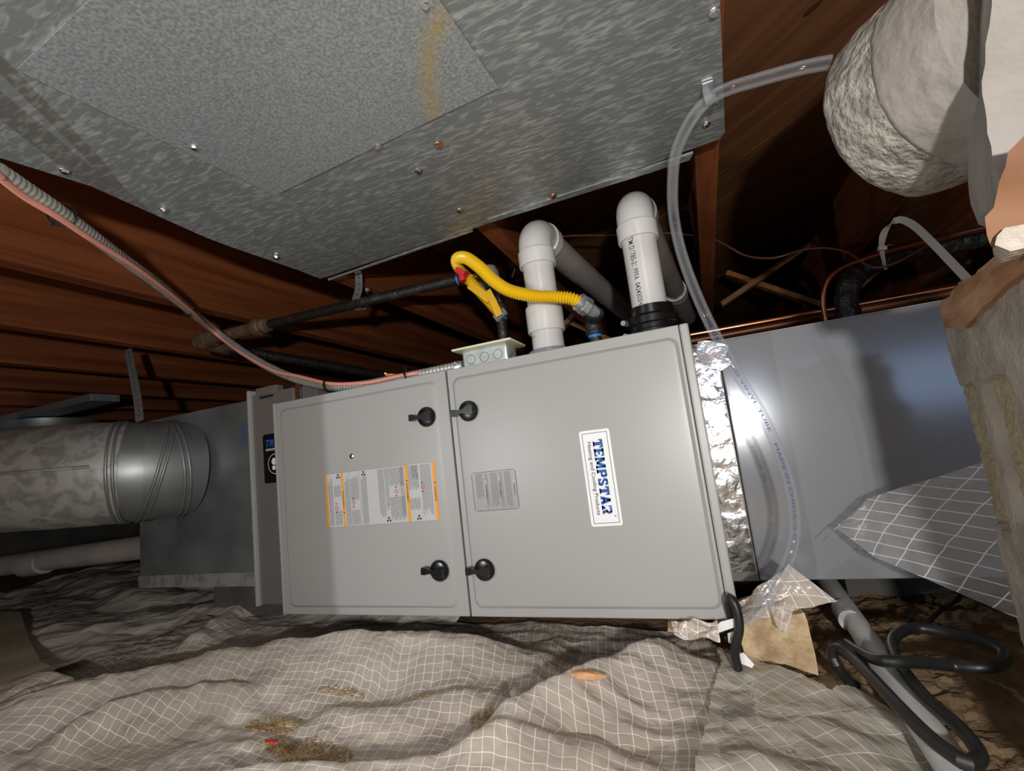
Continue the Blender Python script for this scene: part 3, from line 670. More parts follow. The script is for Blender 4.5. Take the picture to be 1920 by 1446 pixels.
# ================================================================== vent pipes
def vent(name, base, top, back, lab, r, extras):
    T = thing(name, lab, 'pipe', base); return T
rP = .0325
b0 = V(.618, .112, .457); t0 = ay(1008, 412, .112); 
LV = thing('vent_pipe', 'left white plastic vent pipe with an elbow behind the yellow gas line', 'pipe', b0)
RV = thing('vent_pipe', 'right white plastic vent pipe with black rubber coupling and printed lettering', 'pipe', V(.83, .112, .457))
def ventpipe(T, cx, cy, ztop, zs, hd, extra):
    """vertical pipe to z=zs, elbow, then horizontal run towards hd (list of points)"""
    bm = B(); cyl(bm, (cx, cy, .458), (cx, cy, zs + .01), rP, 40); obj('riser_pipe', bm, m_pvc, T)
    h = (Vector(hd) - V(cx, cy, hd[2])); h.z = 0; h.normalize()
    # elbow: quarter turn
    re = .040; pts = []
    for k in range(13):
        a = math.pi / 2 * k / 12; pts.append(V(cx, cy, zs + .012) + h * re * (1 - math.cos(a)) + V(0, 0, re * math.sin(a)))
    bm = B(); tube(bm, [V(cx, cy, zs)] + pts + [pts[-1] + h * .01], rP * 1.10, 40); obj('elbow', bm, m_pvc, T)
    bm = B(); lathe(bm, (cx, cy, zs - .026), (0, 0, 1), [(0, rP * 1.0), (.0, rP * 1.17), (.002, rP * 1.2), (.030, rP * 1.2), (.033, rP * 1.1)], 40); obj('elbow_socket', bm, m_pvc, T)
    e = pts[-1] + h * .006
    bm = B(); lathe(bm, e, h, [(0, rP * 1.1), (.002, rP * 1.2), (.028, rP * 1.2), (.030, rP)], 40); obj('elbow_socket', bm, m_pvc, T)
    return e, h
def proj(p): c = RC @ (p - CP); return 960 + FP * c.x / c.z, 723 + FP * c.y / c.z
zs1 = ay(1008, 478, .112).z; zs2 = ay(1190, 430, .112).z
endL = az(1182, 592, .735); endR = az(1262, 540, .735)
e, h = ventpipe(LV, .622, .112, 0, zs1, V(endL.x, endL.y, .7), None)
f = e + h * .95
bm = B(); cyl(bm, e, f, rP, 36); obj('run_pipe', bm, m_pvco, LV)
bm = B(); lathe(bm, f - h * .02, h, [(0, rP * 1.16), (.04, rP * 1.2)], 32); obj('coupling_ring', bm, m_pvc, LV)
zc = ay(1018, 600, .112).z
bm = B(); lathe(bm, (.622, .112, zc - .028), (0, 0, 1), [(0, rP), (0, rP * 1.15), (.002, rP * 1.18), (.052, rP * 1.18), (.054, rP * 1.15), (.054, rP)], 40); obj('pipe_coupling', bm, m_pvc, LV)
bm = B(); lathe(bm, (.622, .112, .4565), (0, 0, 1), [(0, rP * 1.3), (.022, rP * 1.3), (.024, rP * 1.2), (.024, rP)], 40); obj('base_fitting', bm, mat('grey_pvc', (.22, .23, .24), .3), LV)
bm = B(); 
e, h = ventpipe(RV, .829, .112, 0, zs2, V(endR.x, endR.y, .7), None)
f = e + h * 1.05
bm = B(); cyl(bm, e, f, rP, 36); obj('run_pipe', bm, m_pvco, RV)
bm = B(); lathe(bm, e + h * .62, h, [(0, rP * 1.14), (.05, rP * 1.18)], 32); obj('coupling_ring', bm, m_pvc, RV)
bm = B(); lathe(bm, (.829, .112, .4565), (0, 0, 1), [(0, rP * 1.28), (.008, rP * 1.3), (.010, rP * 1.42), (.018, rP * 1.44), (.022, rP * 1.34), (.030, rP * 1.34), (.034, rP * 1.44), (.044, rP * 1.44), (.050, rP * 1.3), (.066, rP * 1.26), (.068, rP)], 40); obj('rubber_coupling', bm, m_black, RV)
for zz in (.470, .495):
    bm = B(); lathe(bm, (.829, .112, zz - .006), (0, 0, 1), [(0, rP * 1.44), (.0, rP * 1.475), (.012, rP * 1.475), (.012, rP * 1.44)], 40); obj('clamp_band', bm, m_black, RV)
    bm = B(); hexnut(bm, (.829 - rP * 1.35, .112 - rP * .95, zz - .001), (-.3, -1, 0), .016, .0058); obj('clamp_screw', bm, m_zinc, RV)
# lettering wrapped on the right riser
bm = B(); ztx = ay(1168, 450, .085).z; a0 = math.atan2(-1, -.30)
va = math.atan2(CP.y - .112, CP.x - .829)
text_mesh(bm, 'TM D1785-21 PPFA  0424303HB', lambda u, v: V(.829 + (rP + .0003) * math.cos(va - .62 + (v - .0) / rP), .112 + (rP + .0003) * math.sin(va - .62 + v / rP), ztx - u), .0105, .004, width=.138)
obj('pipe_lettering', bm, m_txt, RV, smooth=False, recalc=False)

# ================================================================== gas line
GP = thing('gas_pipe', 'black iron gas pipe running under the joists to the yellow connector', 'pipe', (0, .13, .7))
g = [az(388, 638, .70), az(490, 612, .70), az(672, 571, .70), az(866, 522, .70)]
d = (g[3] - g[1]).normalized()
bm = B(); cyl(bm, g[1], g[3], .0125, 24); obj('pipe', bm, m_iron, GP)
bm = B(); cyl(bm, g[0], g[1] + d * .0, .0165, 24); obj('pipe', bm, m_irono, GP, label='brown older pipe end')
bm = B(); lathe(bm, g[1] - d * .02, d, [(0, .019), (.003, .024), (.018, .024), (.022, .021), (.034, .021), (.040, .018), (.048, .018), (.049, .013)], 24); obj('reducer', bm, m_irono, GP)
bm = B(); t = az(372, 640, .70); lathe(bm, g[0] + d * .03, -d, [(0, .021), (.010, .023), (.03, .024), (.05, .026), (.055, .020)], 24); lathe(bm, g[0] + V(-.01, -.02, 0), (0, 1, -.1), [(0, .022), (.012, .026), (.05, .023), (.09, .023)], 24); obj('elbow', bm, m_irono, GP)
bm = B(); st_ = g[0] + V(-.01, .05, -.01); cyl(bm, st_, az(780, 715, .60) , .016, 20); obj('branch_pipe', bm, m_iron, GP)
# hanger strap on the gas pipe
s0 = az(672, 508, .744); hp = az(674, 571, .70)
strap('pipe_strap', catmull([s0, s0.lerp(hp, .5) + V(.003, -.004, 0), hp + V(-.001, -.0145, .004), hp + V(0, -.010, -.012), hp + V(0, .008, -.013), hp + V(.004, .0145, .0)], .006), V(.017, 0, 0), m_zinc, 'perforated metal strap holding the black gas pipe below the duct corner', True, step=.018)
bm = B(); hexnut(bm, az(691, 543, .72), (0, -1, -.3), .008, .005); tag(obj('strap_bolt', bm, m_zinc), 'small bolt beside the pipe strap on the joist', 'bolt')
# valve, tee, drip leg
GV = thing('gas_valve', 'gas shutoff valve with red handle, brass nut and iron drip leg', 'valve', V(.47, .15, .62))
bm = B(); v0 = g[3] - d * .012; lathe(bm, v0, d, [(0, .0126), (.001, .0134), (.004, .0134), (.005, .0126)], 20); obj('sealant_ring', bm, m_blue, GV)
bm = B(); hexnut(bm, v0 + d * .008, d, .024, .0185); cyl(bm, v0 + d * .03, v0 + d * .075, .014, 20); obj('valve_body', bm, m_brass, GV)
bm = B(); c = ay(866, 511, .09); obox(bm, c, (.8, 0, -.55), (0, 1, 0), (.55, 0, .8), .024, .02, .012); cyl(bm, c, c + V(.0, .0, -.02), .008, 12); obj('valve_handle', bm, m_red, GV)
dl_x = ay(940, 600, .15); dx, dy = dl_x.x, .15
ztee = ay(922, 520, .15).z
bm = B(); tp = ay(918, 514, .16); lathe(bm, tp + V(0, 0, -.03), (-.12, 0, 1), [(0, .018), (.006, .024), (.030, .025), (.044, .021), (.050, .010), (.051, 0)], 24); obj('capped_tee', bm, m_grey, GV)
zz = ay(940, 640, .15).z
bm = B(); cyl(bm, (dx, dy, .44), (dx, dy, ay(937, 545, .15).z), .0115, 20); obj('drip_leg', bm, m_iron, GV)
z1_ = ay(938, 582, .15).z
bm = B(); lathe(bm, (dx, dy, z1_ - .018), (0, 0, 1), [(0, .0125), (.002, .017), (.022, .017), (.03, .015), (.034, .012)], 20); obj('coupling', bm, m_iron, GV)
bm = B(); lathe(bm, (dx, dy, z1_ - .023), (0, 0, 1), [(0, .0128), (.006, .0135)], 20); obj('sealant_ring', bm, m_blue, GV); bm = B(); lathe(bm, (tp.x, tp.y, tp.z - .036), (0, 0, 1), [(0, .0165), (.005, .0165)], 20); obj('sealant_ring', bm, m_blue, GV)
# yellow flexible connector
YC = thing('gas_connector', 'yellow corrugated flexible gas connector crossing in front of the left vent pipe', 'hose', V(.6, .06, .6))
pts = [ay(936, 588, .135), ay(912, 560, .125), ay(882, 528, .115), ay(861, 503, .10), ay(857, 486, .078), ay(874, 484, .058), ay(900, 502, .050), ay(925, 526, .047), ay(955, 545, .046), ay(1000, 555, .048), ay(1040, 557, .055), ay(1070, 560, .065), ay(1088, 568, .075)]
Qy = resample(catmull(pts, .002), .00135)
bm = B(); tube(bm, Qy, lambda i: .0114 + .0018 * math.cos(2 * math.pi * i / 4), 22); obj('corrugated_hose', bm, m_yel, YC, angle=80)
bm = B(); e1 = Qy[-1]; dE = (Qy[-1] - Qy[-6]).normalized(); dE = (dE + V(0.1, .3, -.25)).normalized()
lathe(bm, e1 - dE * .008, dE, [(0, .0145), (.004, .0185), (.010, .0185), (.012, .0165), (.014, .0165)], 24); hexnut(bm, e1 + dE * .004, dE, .018, .0185); lathe(bm, e1 + dE * .022, dE, [(0, .014), (.014, .013), (.02, .011)], 20); obj('end_nut', bm, m_zinc, YC)
bm = B(); e0 = Qy[0]; dS = (Qy[0] - Qy[6]).normalized(); hexnut(bm, e0 - dS * .004, dS, .018, .0175); obj('end_nut', bm, m_zinc, YC)
bm = B(); ribbon(bm, [ay(880, 534, .098), ay(900, 548, .096), ay(918, 562, .098)], V(.006, 0, .016), .002); ribbon(bm, [ay(914, 545, .092), ay(925, 566, .090), ay(936, 592, .092)], V(.014, 0, .006), .002); obj('hang_tag', bm, m_yel2, YC)
# elbow into the furnace
GE = thing('gas_elbow', 'black iron elbow where the gas line enters the furnace top', 'pipe', V(.73, .12, .457))
ge = ay(1112, 604, .115); gx, gy = ge.x, .115; 
st = e1 + dE * .036
bm = B(); cyl(bm, st, ge + V(0, 0, .004), .0115, 20); obj('nipple', bm, m_iron, GE)
bm = B(); dn = (ge - st).normalized(); lathe(bm, ge - dn * .026, dn, [(0, .0115), (.0, .018), (.006, .0185), (.012, .0165), (.03, .0165), (.034, .012)], 24)
lathe(bm, ge + V(0, 0, .010), (0, 0, -1), [(0, .014), (.006, .0165), (.028, .0165), (.03, .019), (.036, .019), (.037, .012)], 24); obj('elbow', bm, m_iron, GE)
bm = B(); lathe(bm, (gx, gy, ge.z - .032), (0, 0, 1), [(0, .0128), (.005, .0145)], 20); obj('sealant_ring', bm, m_blue, GE)
bm = B(); cyl(bm, (gx, gy, .458), (gx, gy, ge.z - .02), .0118, 20); obj('pipe', bm, m_iron, GE)

# ================================================================== junction box on the furnace
JB = thing('junction_box', 'small galvanized junction box with cream cover plate on the furnace top', 'box', V(.5, .06, .457))
jx0, jx1 = ay(868, 690, .03).x, ay(952, 670, .03).x; jz1 = ay(868, 657, .03).z
bm = B(); box(bm, (jx0, .03, .4577), (jx1, .085, jz1), .005); obj('box_body', bm, m_gal if False else mat('jb_zinc', (.50, .54, .53), .35, .7, (.66, .70, .68), 55), JB)
bm = B(); box(bm, (jx0 - .016, .018, jz1 - .001), (jx1 + .014, .105, jz1 + .0035), .0015); obj('cover_plate', bm, m_cream, JB)
for k, xx in enumerate((.2, .5, .8)):
    bm = B(); c = V(jx0 + (jx1 - jx0) * xx, .0298, .4577 + (jz1 - .4577) * .45); ring = [c + V(math.cos(t) * .0095, 0, math.sin(t) * .0095) for t in [2 * math.pi * i / 24 for i in range(25)]]
    tube(bm, ring, .0006, 6, cap=False); obj('knockout', bm, m_grp, JB)
bm = B(); c = ay(866, 686, .045); lathe(bm, c + V(.004, 0, 0), (-1, 0, -.05), [(0, .010), (.010, .012), (.020, .011), (.024, .009)], 16); hexnut(bm, c + V(-.006, -.012, .004), (0, -1, 0), .006, .004); obj('conduit_connector', bm, m_zinc, JB)
bm = B(); lathe(bm, (jx1 + .012, .05, .4577), (0, 0, 1), [(0, .004), (.004, .0035), (.005, 0)], 10); obj('screw', bm, m_zinc, JB)
bm = B(); tube(bm, catmull([ay(948, 683, .04), ay(957, 672, .045), ay(953, 655, .05)], .004), .0022, 8); tag(obj('thermostat_wire', bm, m_brown), 'short brown wire at the right side of the junction box', 'wire')

# ================================================================== flexible conduit and pink cable
cp = [(-60, 285, -.16), (0, 322, -.13), (60, 362, -.10), (115, 399, -.075), (220, 478, -.03), (290, 529, 0.0), (352, 579, .02), (400, 618, .035), (450, 656, .045), (505, 689, .045), (560, 712, .04), (620, 725, .035), (680, 722, .03), (740, 711, .03), (800, 699, .035), (862, 686, .045)]
def low(px, py, y, zm=.684):
    p = ay(px, py, y); return p if p.z < zm else az(px, py, zm)
def xl(P_):
    d = P_[0] - P_[3]; d.z = 0; d.normalize(); return [P_[0] + d * .9, P_[0] + d * .4] + P_
Qc = resample(catmull(xl([low(*c) for c in cp]), .003), .0016)
FC = thing('flexible_conduit', 'grey ribbed flexible metal conduit sagging from upper left to the junction box', 'conduit', Qc[0])
bm = B(); tube(bm, Qc, lambda i: .0088 + .0012 * abs(math.sin(math.pi * i / 5)), 14); obj('conduit_jacket', bm, m_cond, FC, angle=80)
pk = [(-60, 285, -.17), (0, 334, -.145), (50, 372, -.115), (110, 408, -.085), (180, 455, -.055), (270, 513, -.02), (355, 580, .008), (400, 622, .022), (450, 660, .032), (510, 694, .032), (560, 706, .03), (615, 719, .027), (660, 720, .024), (700, 716, .024), (745, 706, .026), (775, 701, .028), (800, 697, .05)]
bm = B(); tube(bm, resample(catmull(xl([low(a, b, c - .009, .672) for a, b, c in pk]), .004), .005), .0042, 12); tag(obj('pink_cable', bm, m_pink), 'pink cable tied along the ribbed metal conduit', 'cable')
bm = B(); tube(bm, catmull([ay(724, 703, .05), ay(735, 703, .048), ay(752, 706, .05), ay(775, 712, .055)], .004), .0028, 10); tag(obj('orange_wire', bm, m_orwire), 'orange wire end on top of the furnace beside the pink cable', 'wire')
bm = B(); tube(bm, catmull([ay(722, 700, .055), ay(735, 708, .053), ay(750, 712, .055)], .004), .0024, 10); tag(obj('white_wire', bm, m_white), 'white wire end on top of the furnace beside the pink cable', 'wire')
def ziptie(px, py, y, d, lab, tail):
    T = thing('zip_tie', lab, 'cable tie', low(px, py, y), 'zip ties on the conduit'); c = low(px, py, y); c = c + (CP - c).normalized() * .007; d = Vector(d).normalized()
    u = V(0, -1, 0); u = (u - d * u.dot(d)).normalized(); w = d.cross(u); ring = [c + u * math.cos(a) * .0165 + w * math.sin(a) * .0160 for a in [2 * math.pi * k / 24 for k in range(25)]]
    bm = B(); ribbon(bm, ring, d * .0042, .0014); obj('tie_band', bm, m_black, T)
    bm = B(); obox(bm, c + w * tail * .015 + u * .004, d, u, w, .006, .006, .0065); obj('tie_head', bm, m_black if tail < 2 else m_rub, T)
ziptie(116, 402, -.082, (1, .2, -.55), 'black zip tie on the conduit nearest the left edge', 1)
ziptie(354, 579, .014, (1, .2, -.75), 'black zip tie on the conduit in front of the middle joist', 1)
ziptie(617, 722, .031, (1, 0, -.1), 'black zip tie at the low point of the conduit above the left door', -1)
ziptie(767, 705, .031, (1, 0, .2), 'black zip tie on the conduit nearest the junction box', -1)

# ================================================================== clear drain hose
hp_ = [az(1560, 116, .70), az(1500, 128, .708), az(1420, 150, .712), az(1370, 165, .713), az(1333, 184, .712)]
hq = [(1298, 222, -.16), (1268, 285, -.10), (1261, 350, -.06), (1264, 410, -.04), (1278, 475, -.035), (1305, 550, -.035), (1340, 625, -.03), (1385, 705, -.025), (1430, 780, -.015), (1465, 860, -.0), (1487, 940, .01), (1490, 1000, .01), (1482, 1040, .005), (1462, 1085, -.0), (1430, 1135, -.01), (1398, 1172, -.02)]
y5 = hp_[4].y
hq = [(a, b, y5 * max(0, 1 - i / 3) ** 1.2 + c * min(1, i / 3 + .001) if i < 3 else c) for i, (a, b, c) in enumerate(hq)]
Qh = resample(catmull(hp_ + [ay(*c) for c in hq], .004), .006)
CH = thing('clear_hose', 'clear vinyl drain hose looping down in front of the furnace right edge', 'hose', Qh[len(Qh) // 2])
bm = B(); tube(bm, Qh, .0082, 20, cap=False); tube(bm, Qh, .0062, 20, cap=False); 
for i in range(0): pass
obj('tubing', bm, m_clear, CH, angle=180)
# printing on the hose
Lc = [0]
for a, b in zip(Qh, Qh[1:]): Lc.append(Lc[-1] + (b - a).length)
def onhose(s0):
    def fn(u, v):
        s = s0 + u; j = 0
        while j < len(Lc) - 2 and Lc[j + 1] < s: j += 1
        p = Qh[j].lerp(Qh[j + 1], (s - Lc[j]) / (Lc[j + 1] - Lc[j])); t = (Qh[j + 1] - Qh[j]).normalized(); n = (CP - p); n = (n - t * n.dot(t)).normalized(); w = n.cross(t)
        return p + n * .0084 + w * (v - .002)
    return fn
s_at = min(range(len(Qh)), key=lambda i: (Vector(proj(Qh[i])) - Vector((1345, 640))).length)
bm = B(); text_mesh(bm, 'OD 1/2  OD VINYL TUBE    MADE IN CHINA  101', onhose(Lc[s_at] - .02), .0042, .0, width=.34); obj('hose_lettering', bm, mat('blue_ink', (.05, .06, .2), .5), CH, smooth=False, recalc=False)
c = az(1331, 181, .714)
HC = thing('hose_clamp', 'small clear clamp holding the hose to the overhead duct', 'clamp', c)
bm = B(); ring = [c + V(math.cos(a) * .0, math.sin(a) * .0105, math.cos(a) * .0105) + V(.004 * math.sin(a), 0, 0) for a in [2 * math.pi * k / 20 for k in range(21)]]; ribbon(bm, ring, V(.010, .004, 0), .0016); obj('clamp_loop', bm, m_zinc, HC)
bm = B(); cc = az(1326, 168, DZ - .002); obox(bm, cc, (1, 0, 0), (0, 1, 0), (0, 0, 1), .013, .028, .002); hexnut(bm, cc, (0, 0, -1), .005, .0042); obj('clamp_tab', bm, m_zinc, HC)

# ================================================================== refrigerant lines at right
yk = .42
IL = thing('insulated_line', 'black foam insulated refrigerant line bending up from the coil cabinet', 'pipe', V(1.2, yk, .45))
ip = [ay(1598, 640, yk), ay(1592, 600, yk), ay(1587, 565, yk), ay(1592, 535, yk), ay(1612, 508, yk + .02), ay(1650, 488, yk + .05), ay(1700, 474, yk + .08), ay(1780, 456, yk + .12), ay(1900, 432, yk + .16), ay(2050, 400, yk + .2)]
Qi = resample(catmull(ip, .008), .006); bm = B(); tube(bm, Qi, lambda i: .0235 + .0012 * math.sin(i * 1.3), 20)
for v in bm.verts: v.co += V(fb(v.co, 50, 2), fb(v.co, 50, 2, 3), fb(v.co, 50, 2, 6)) * .0018
obj('foam_sleeve', bm, m_ins, IL)
bm = B(); tube(bm, resample(catmull([ay(1549, 625, yk - .03), ay(1548, 600, yk - .03), ay(1543, 565, yk - .03), ay(1550, 530, yk - .03), ay(1578, 503, yk - .02), ay(1640, 480, yk), ay(1720, 458, yk + .03), ay(1800, 441, yk + .06), ay(1900, 420, yk + .1), ay(2050, 385, yk + .15)], .008), .01), .0052, 14)
tag(obj('copper_tube', bm, m_copper), 'bright copper tube following the black insulated line', 'pipe')
for k, (a, b, lab) in enumerate((((1295, 640), (1850, 538), 'lower dark copper pipe along the top of the coil cabinet'), ((1295, 628), (1850, 528), 'upper dark copper pipe along the top of the coil cabinet'))):
    bm = B(); p, q = ay(*a, .56 + .06 * k), ay(*b, .56 + .06 * k); cyl(bm, p, q, .009, 16); tag(obj('copper_pipe', bm, m_copper if k else m_copd), lab, 'pipe', 'copper pipes behind the coil cabinet')
wp = [(960, 520, .35), (975, 480, .38), (1000, 455, .42), (1060, 443, .48), (1150, 441, .55), (1250, 437, .6), (1330, 447, .6), (1365, 462, .58), (1400, 480, .55), (1450, 484, .52), (1500, 470, .5), (1545, 465, .48), (1590, 474, .45), (1625, 497, .40), (1650, 502, .38), (1690, 488, .38), (1750, 455, .42), (1800, 438, .46), (1900, 415, .5)]
bm = B(); tube(bm, resample(catmull([ay(*c) for c in wp], .01), .01), .0026, 8); tag(obj('brown_wire', bm, m_brown), 'thin brown thermostat wire drooping across the dark joist bay', 'wire')
ZT = thing('cable_tie', 'long white nylon cable tie looped around the insulated line', 'cable tie', ay(1660, 470, .40))
Pz = resample(catmull([ay(1660, 505, .40), ay(1655, 480, .385), ay(1653, 460, .38), ay(1660, 432, .37), ay(1683, 412, .36), ay(1712, 422, .34), ay(1745, 452, .31), ay(1780, 488, .28), ay(1830, 540, .24)], .006), .008)
bm = B(); ribbon(bm, Pz, [V(.0, -.010, .003)] * 3 + [V(.009 * min(1, i / 6), -.008, .006) for i in range(len(Pz) - 3)], .0016); obj('tie_strap', bm, m_nyl, ZT)
bm = B(); obox(bm, ay(1654, 466, .378), (1, .0, -.15), (0, 1, 0), (.15, 0, 1), .015, .009, .008); obj('tie_head', bm, m_nyl, ZT)

# ================================================================== concrete pier, shims, plastered stub at right
P0 = ay(1770, 620, -.05); dF = V(-.208, -.978, 0); nF = V(-.978, .208, 0)   # face runs toward the camera, faces left
def onface(px, py, off=0): return apl(px, py, P0 + nF * off, nF)
def face_uv(p): q = p - P0; return q.dot(-dF) * -1, q.z
PR = thing('concrete_pier', 'rough concrete block pier on end at the right edge of the photo', 'pier', V(P0.x + .1, P0.y - .1, -.1))
outl = [onface(1768, 622), onface(1800, 595), onface(1860, 540), onface(1925, 470), onface(2060, 380)]
top = [((p - P0).dot(dF), p.z) for p in outl]
def topz(s):
    for (a, za), (b, zb) in zip(top, top[1:]):
        if s <= b: return za + (zb - za) * max(0, (s - a)) / (b - a)
    return top[-1][1]
slots = []
for quad in (((1809, 727), (1839, 716), (1878, 985), (1846, 975)), ((1853, 710), (1893, 705), (1950, 985), (1893, 995))):
    slots.append([((onface(*q) - P0).dot(dF), onface(*q).z) for q in quad])
def inq(s, z, Qd, m=0.0):
    z_t = (Qd[0][1] + Qd[1][1]) / 2; z_b = (Qd[2][1] + Qd[3][1]) / 2; s0 = (Qd[0][0] + Qd[3][0]) / 2; s1 = (Qd[1][0] + Qd[2][0]) / 2
    hw = (s1 - s0) / 2; cx_ = (s0 + s1) / 2; r = min(hw, .012)
    dx_ = abs(s - cx_) - (hw - r); dz_ = abs(z - (z_t + z_b) / 2) - ((z_t - z_b) / 2 - r)
    return math.hypot(max(dx_, 0), max(dz_, 0)) + min(max(dx_, dz_), 0) - r
bm = B(); ns, nz = 90, 170; smax = .36
def pierp(i, j):
    s = smax * (i / ns) ** 1.0; z = -.12 + (topz(s) + .12) * j / nz
    h = .003 * fb((s, z, 0), 16) + .0014 * fb((s, z, 1), 70, 3)
    if i == 0: h -= .006
    for S in slots:
        dd = inq(s, z, S); h -= .016 * (1 - sm(-.003, .003, dd))
    e = .003 * fb((z, 3, 0), 20, 3)
    return P0 + dF * (s + (e if i == 0 else 0)) - V(0, 0, P0.z) + V(0, 0, z) + nF * h
vs = [[bm.verts.new(pierp(i, j)) for i in range(ns + 1)] for j in range(nz + 1)]
for j in range(nz):
    for i in range(ns): bm.faces.new((vs[j][i], vs[j][i + 1], vs[j + 1][i + 1], vs[j + 1][i]))
bd = [e for e in bm.edges if e.is_boundary]; g = bmesh.ops.extrude_edge_only(bm, edges=bd)
nv = [e for e in g['geom'] if isinstance(e, bmesh.types.BMVert)]
for v in nv: v.co -= nF * .10
bmesh.ops.holes_fill(bm, edges=[e for e in bm.edges if e.is_boundary], sides=0)
obj('pier_block', bm, m_block, PR, angle=60)
for S in slots:
    bm = B(); s0, s1 = min(q[0] for q in S), max(q[0] for q in S); z0, z1 = min(q[1] for q in S), max(q[1] for q in S); n1, n2 = 16, 60
    vs = [[bm.verts.new(P0 - V(0, 0, P0.z) + dF * (s0 + .004 + (s1 - s0 - .008) * i / n1) + V(0, 0, z0 + (z1 - z0) * j / n2) + nF * (-.0105 + .002 * fb((i * .1, j * .1, 0), 2) + .002 * fb((i, j, 1), .6))) for i in range(n1 + 1)] for j in range(n2 + 1)]
    for j in range(n2):
        for i in range(n1): bm.faces.new((vs[j][i], vs[j][i + 1], vs[j + 1][i + 1], vs[j + 1][i]))
    g = bmesh.ops.extrude_face_region(bm, geom=bm.faces[:]); bmesh.ops.translate(bm, vec=-nF * .03, verts=[e for e in g['geom'] if isinstance(e, bmesh.types.BMVert)])
    obj('mortar_fill', bm, m_mortar, PR)
def chunk(name, m, px, y, depth, lab, cat, amp=.004, s=30, seed=1, plane=None, fn=None):
    bm = B(); pts = [(fn(*p) if fn else ay(*p, y)) for p in px]; prism(bm, pts, depth)
    bmesh.ops.triangulate(bm, faces=[f for f in bm.faces if len(f.verts) > 4])
    for _ in range(3): bmesh.ops.subdivide_edges(bm, edges=[e for e in bm.edges if e.calc_length() > .018], cuts=1)
    bmesh.ops.triangulate(bm, faces=bm.faces[:])
    for v in bm.verts: v.co += V(fb(v.co, s, 3, seed), fb(v.co, s, 3, seed + 5), fb(v.co, s, 3, seed + 9)) * amp
    return tag(obj(name, bm, m, angle=50), lab, cat)
chunk('wood_shim', m_shim, [(1761, 571), (1790, 540), (1845, 500), (1890, 462), (1960, 440), (1960, 485), (1912, 508), (1870, 550), (1806, 614), (1773, 616), (1768, 596)], None, nF * -.12, 'split brown wood shim lying on top of the concrete pier', 'wood', .003, 35, 2, fn=lambda a, b: onface(a, b, .006))
chunk('wood_block', wood('broken_wood', (.15, .066, .03), (.27, .14, .075), st=(2, 2, 9), bump=.5), [(1930, 250), (1893, 285), (1875, 340), (1862, 392), (1846, 408), (1852, 440), (1862, 460), (1890, 452), (1930, 425), (2010, 400), (2010, 230)], -.385, (.03, .05, 0), 'orange-brown broken wood block above the shim at right edge', 'wood', .002, 40, 5)
chunk('mortar_crumb', m_block, [(1868, 440), (1890, 424), (1925, 418), (1960, 430), (1950, 458), (1890, 470), (1864, 460)], -.392, (.01, .03, 0), 'grey mortar crumbs squeezed between wood block and shim', 'mortar', .004, 90, 8)
chunk('plastered_wall', m_plsm, [(1858, -120), (1846, 150), (1852, 250), (1862, 300), (1878, 345), (1895, 350), (1960, 330), (2300, 330), (2300, -120)], -.34, (.03, .10, 0), 'off-white plastered wall face at the top right corner', 'wall', .003, 25, 11)
# stub pipe
ca, cb_ = ay(1680, 218, -.14), ay(1872, 86, -.235)
dS_ = (cb_ - ca).normalized()
ST = thing('plastered_pipe', 'large rough white plastered pipe stub hanging at upper right', 'pipe', ca)
bm = B(); L = (cb_ - ca).length; n = 72; m_ = 60; u = dS_.orthogonal().normalized(); w = dS_.cross(u); rings = []
prof = [(0, .04), (.0005, .084), (.003, .096), (.008, .101), (.016, .1035), (.032, .1045)] + [(.032 + (L * .72 - .032) * k / 24, .105 + .001 * k / 24) for k in range(1, 25)]
def ringset(bm, prof, seed):
    rr_ = []
    for s, r in prof:
        row = []
        for k in range(n):
            a = 2 * math.pi * k / n; p = ca + dS_ * s + (u * math.cos(a) + w * math.sin(a)) * r; nn = (u * math.cos(a) + w * math.sin(a))
            row.append(bm.verts.new(p + nn * (.0025 * fb(p, 12, 3, seed) + .0016 * fb(p, 80, 2, seed))))
        rr_.append(row)
    for A_, B_ in zip(rr_, rr_[1:]):
        for k in range(n): bm.faces.new((A_[k], A_[(k + 1) % n], B_[(k + 1) % n], B_[k]))
    bm.faces.new(rr_[0][::-1]); bm.faces.new(rr_[-1])
ringset(bm, prof, 3); obj('rough_end', bm, m_plaster, ST, angle=80)
bm = B(); ringset(bm, [(L * .70, .1045), (L * .715, .1068)] + [(L * (.72 + .6 * k / 20), .1072 + .002 * k / 20) for k in range(1, 21)], 3); obj('smooth_collar', bm, m_plsm, ST, angle=80)

# ================================================================== ground: sheets, blocks, cord, pipe
def crest(pxs, z): return [az(a, b, z) for a, b in pxs]
R1 = [V(-.62, -.30, 0), V(-.30, -.235, 0), az(0, 1345, -.045), az(200, 1275, -.035), az(400, 1225, -.03), az(640, 1188, -.02), az(900, 1176, -.02), az(1080, 1174, -.03)]
R2 = crest([(830, 1385), (950, 1322), (1060, 1270), (1150, 1222), (1250, 1190), (1340, 1186)], -.035)
R3 = crest([(-400, 1620), (-100, 1520), (300, 1455), (600, 1425), (850, 1398), (1050, 1372), (1300, 1350)], -.045)
R4 = crest([(40, 1400), (200, 1345), (380, 1300), (500, 1290)], -.06)
R5 = crest([(560, 1335), (700, 1330), (850, 1300), (960, 1290)], -.065)
R6 = crest([(130, 1180), (260, 1135), (330, 1130)], -.035)
R7 = crest([(330, 1200), (420, 1150), (470, 1120)], -.05)
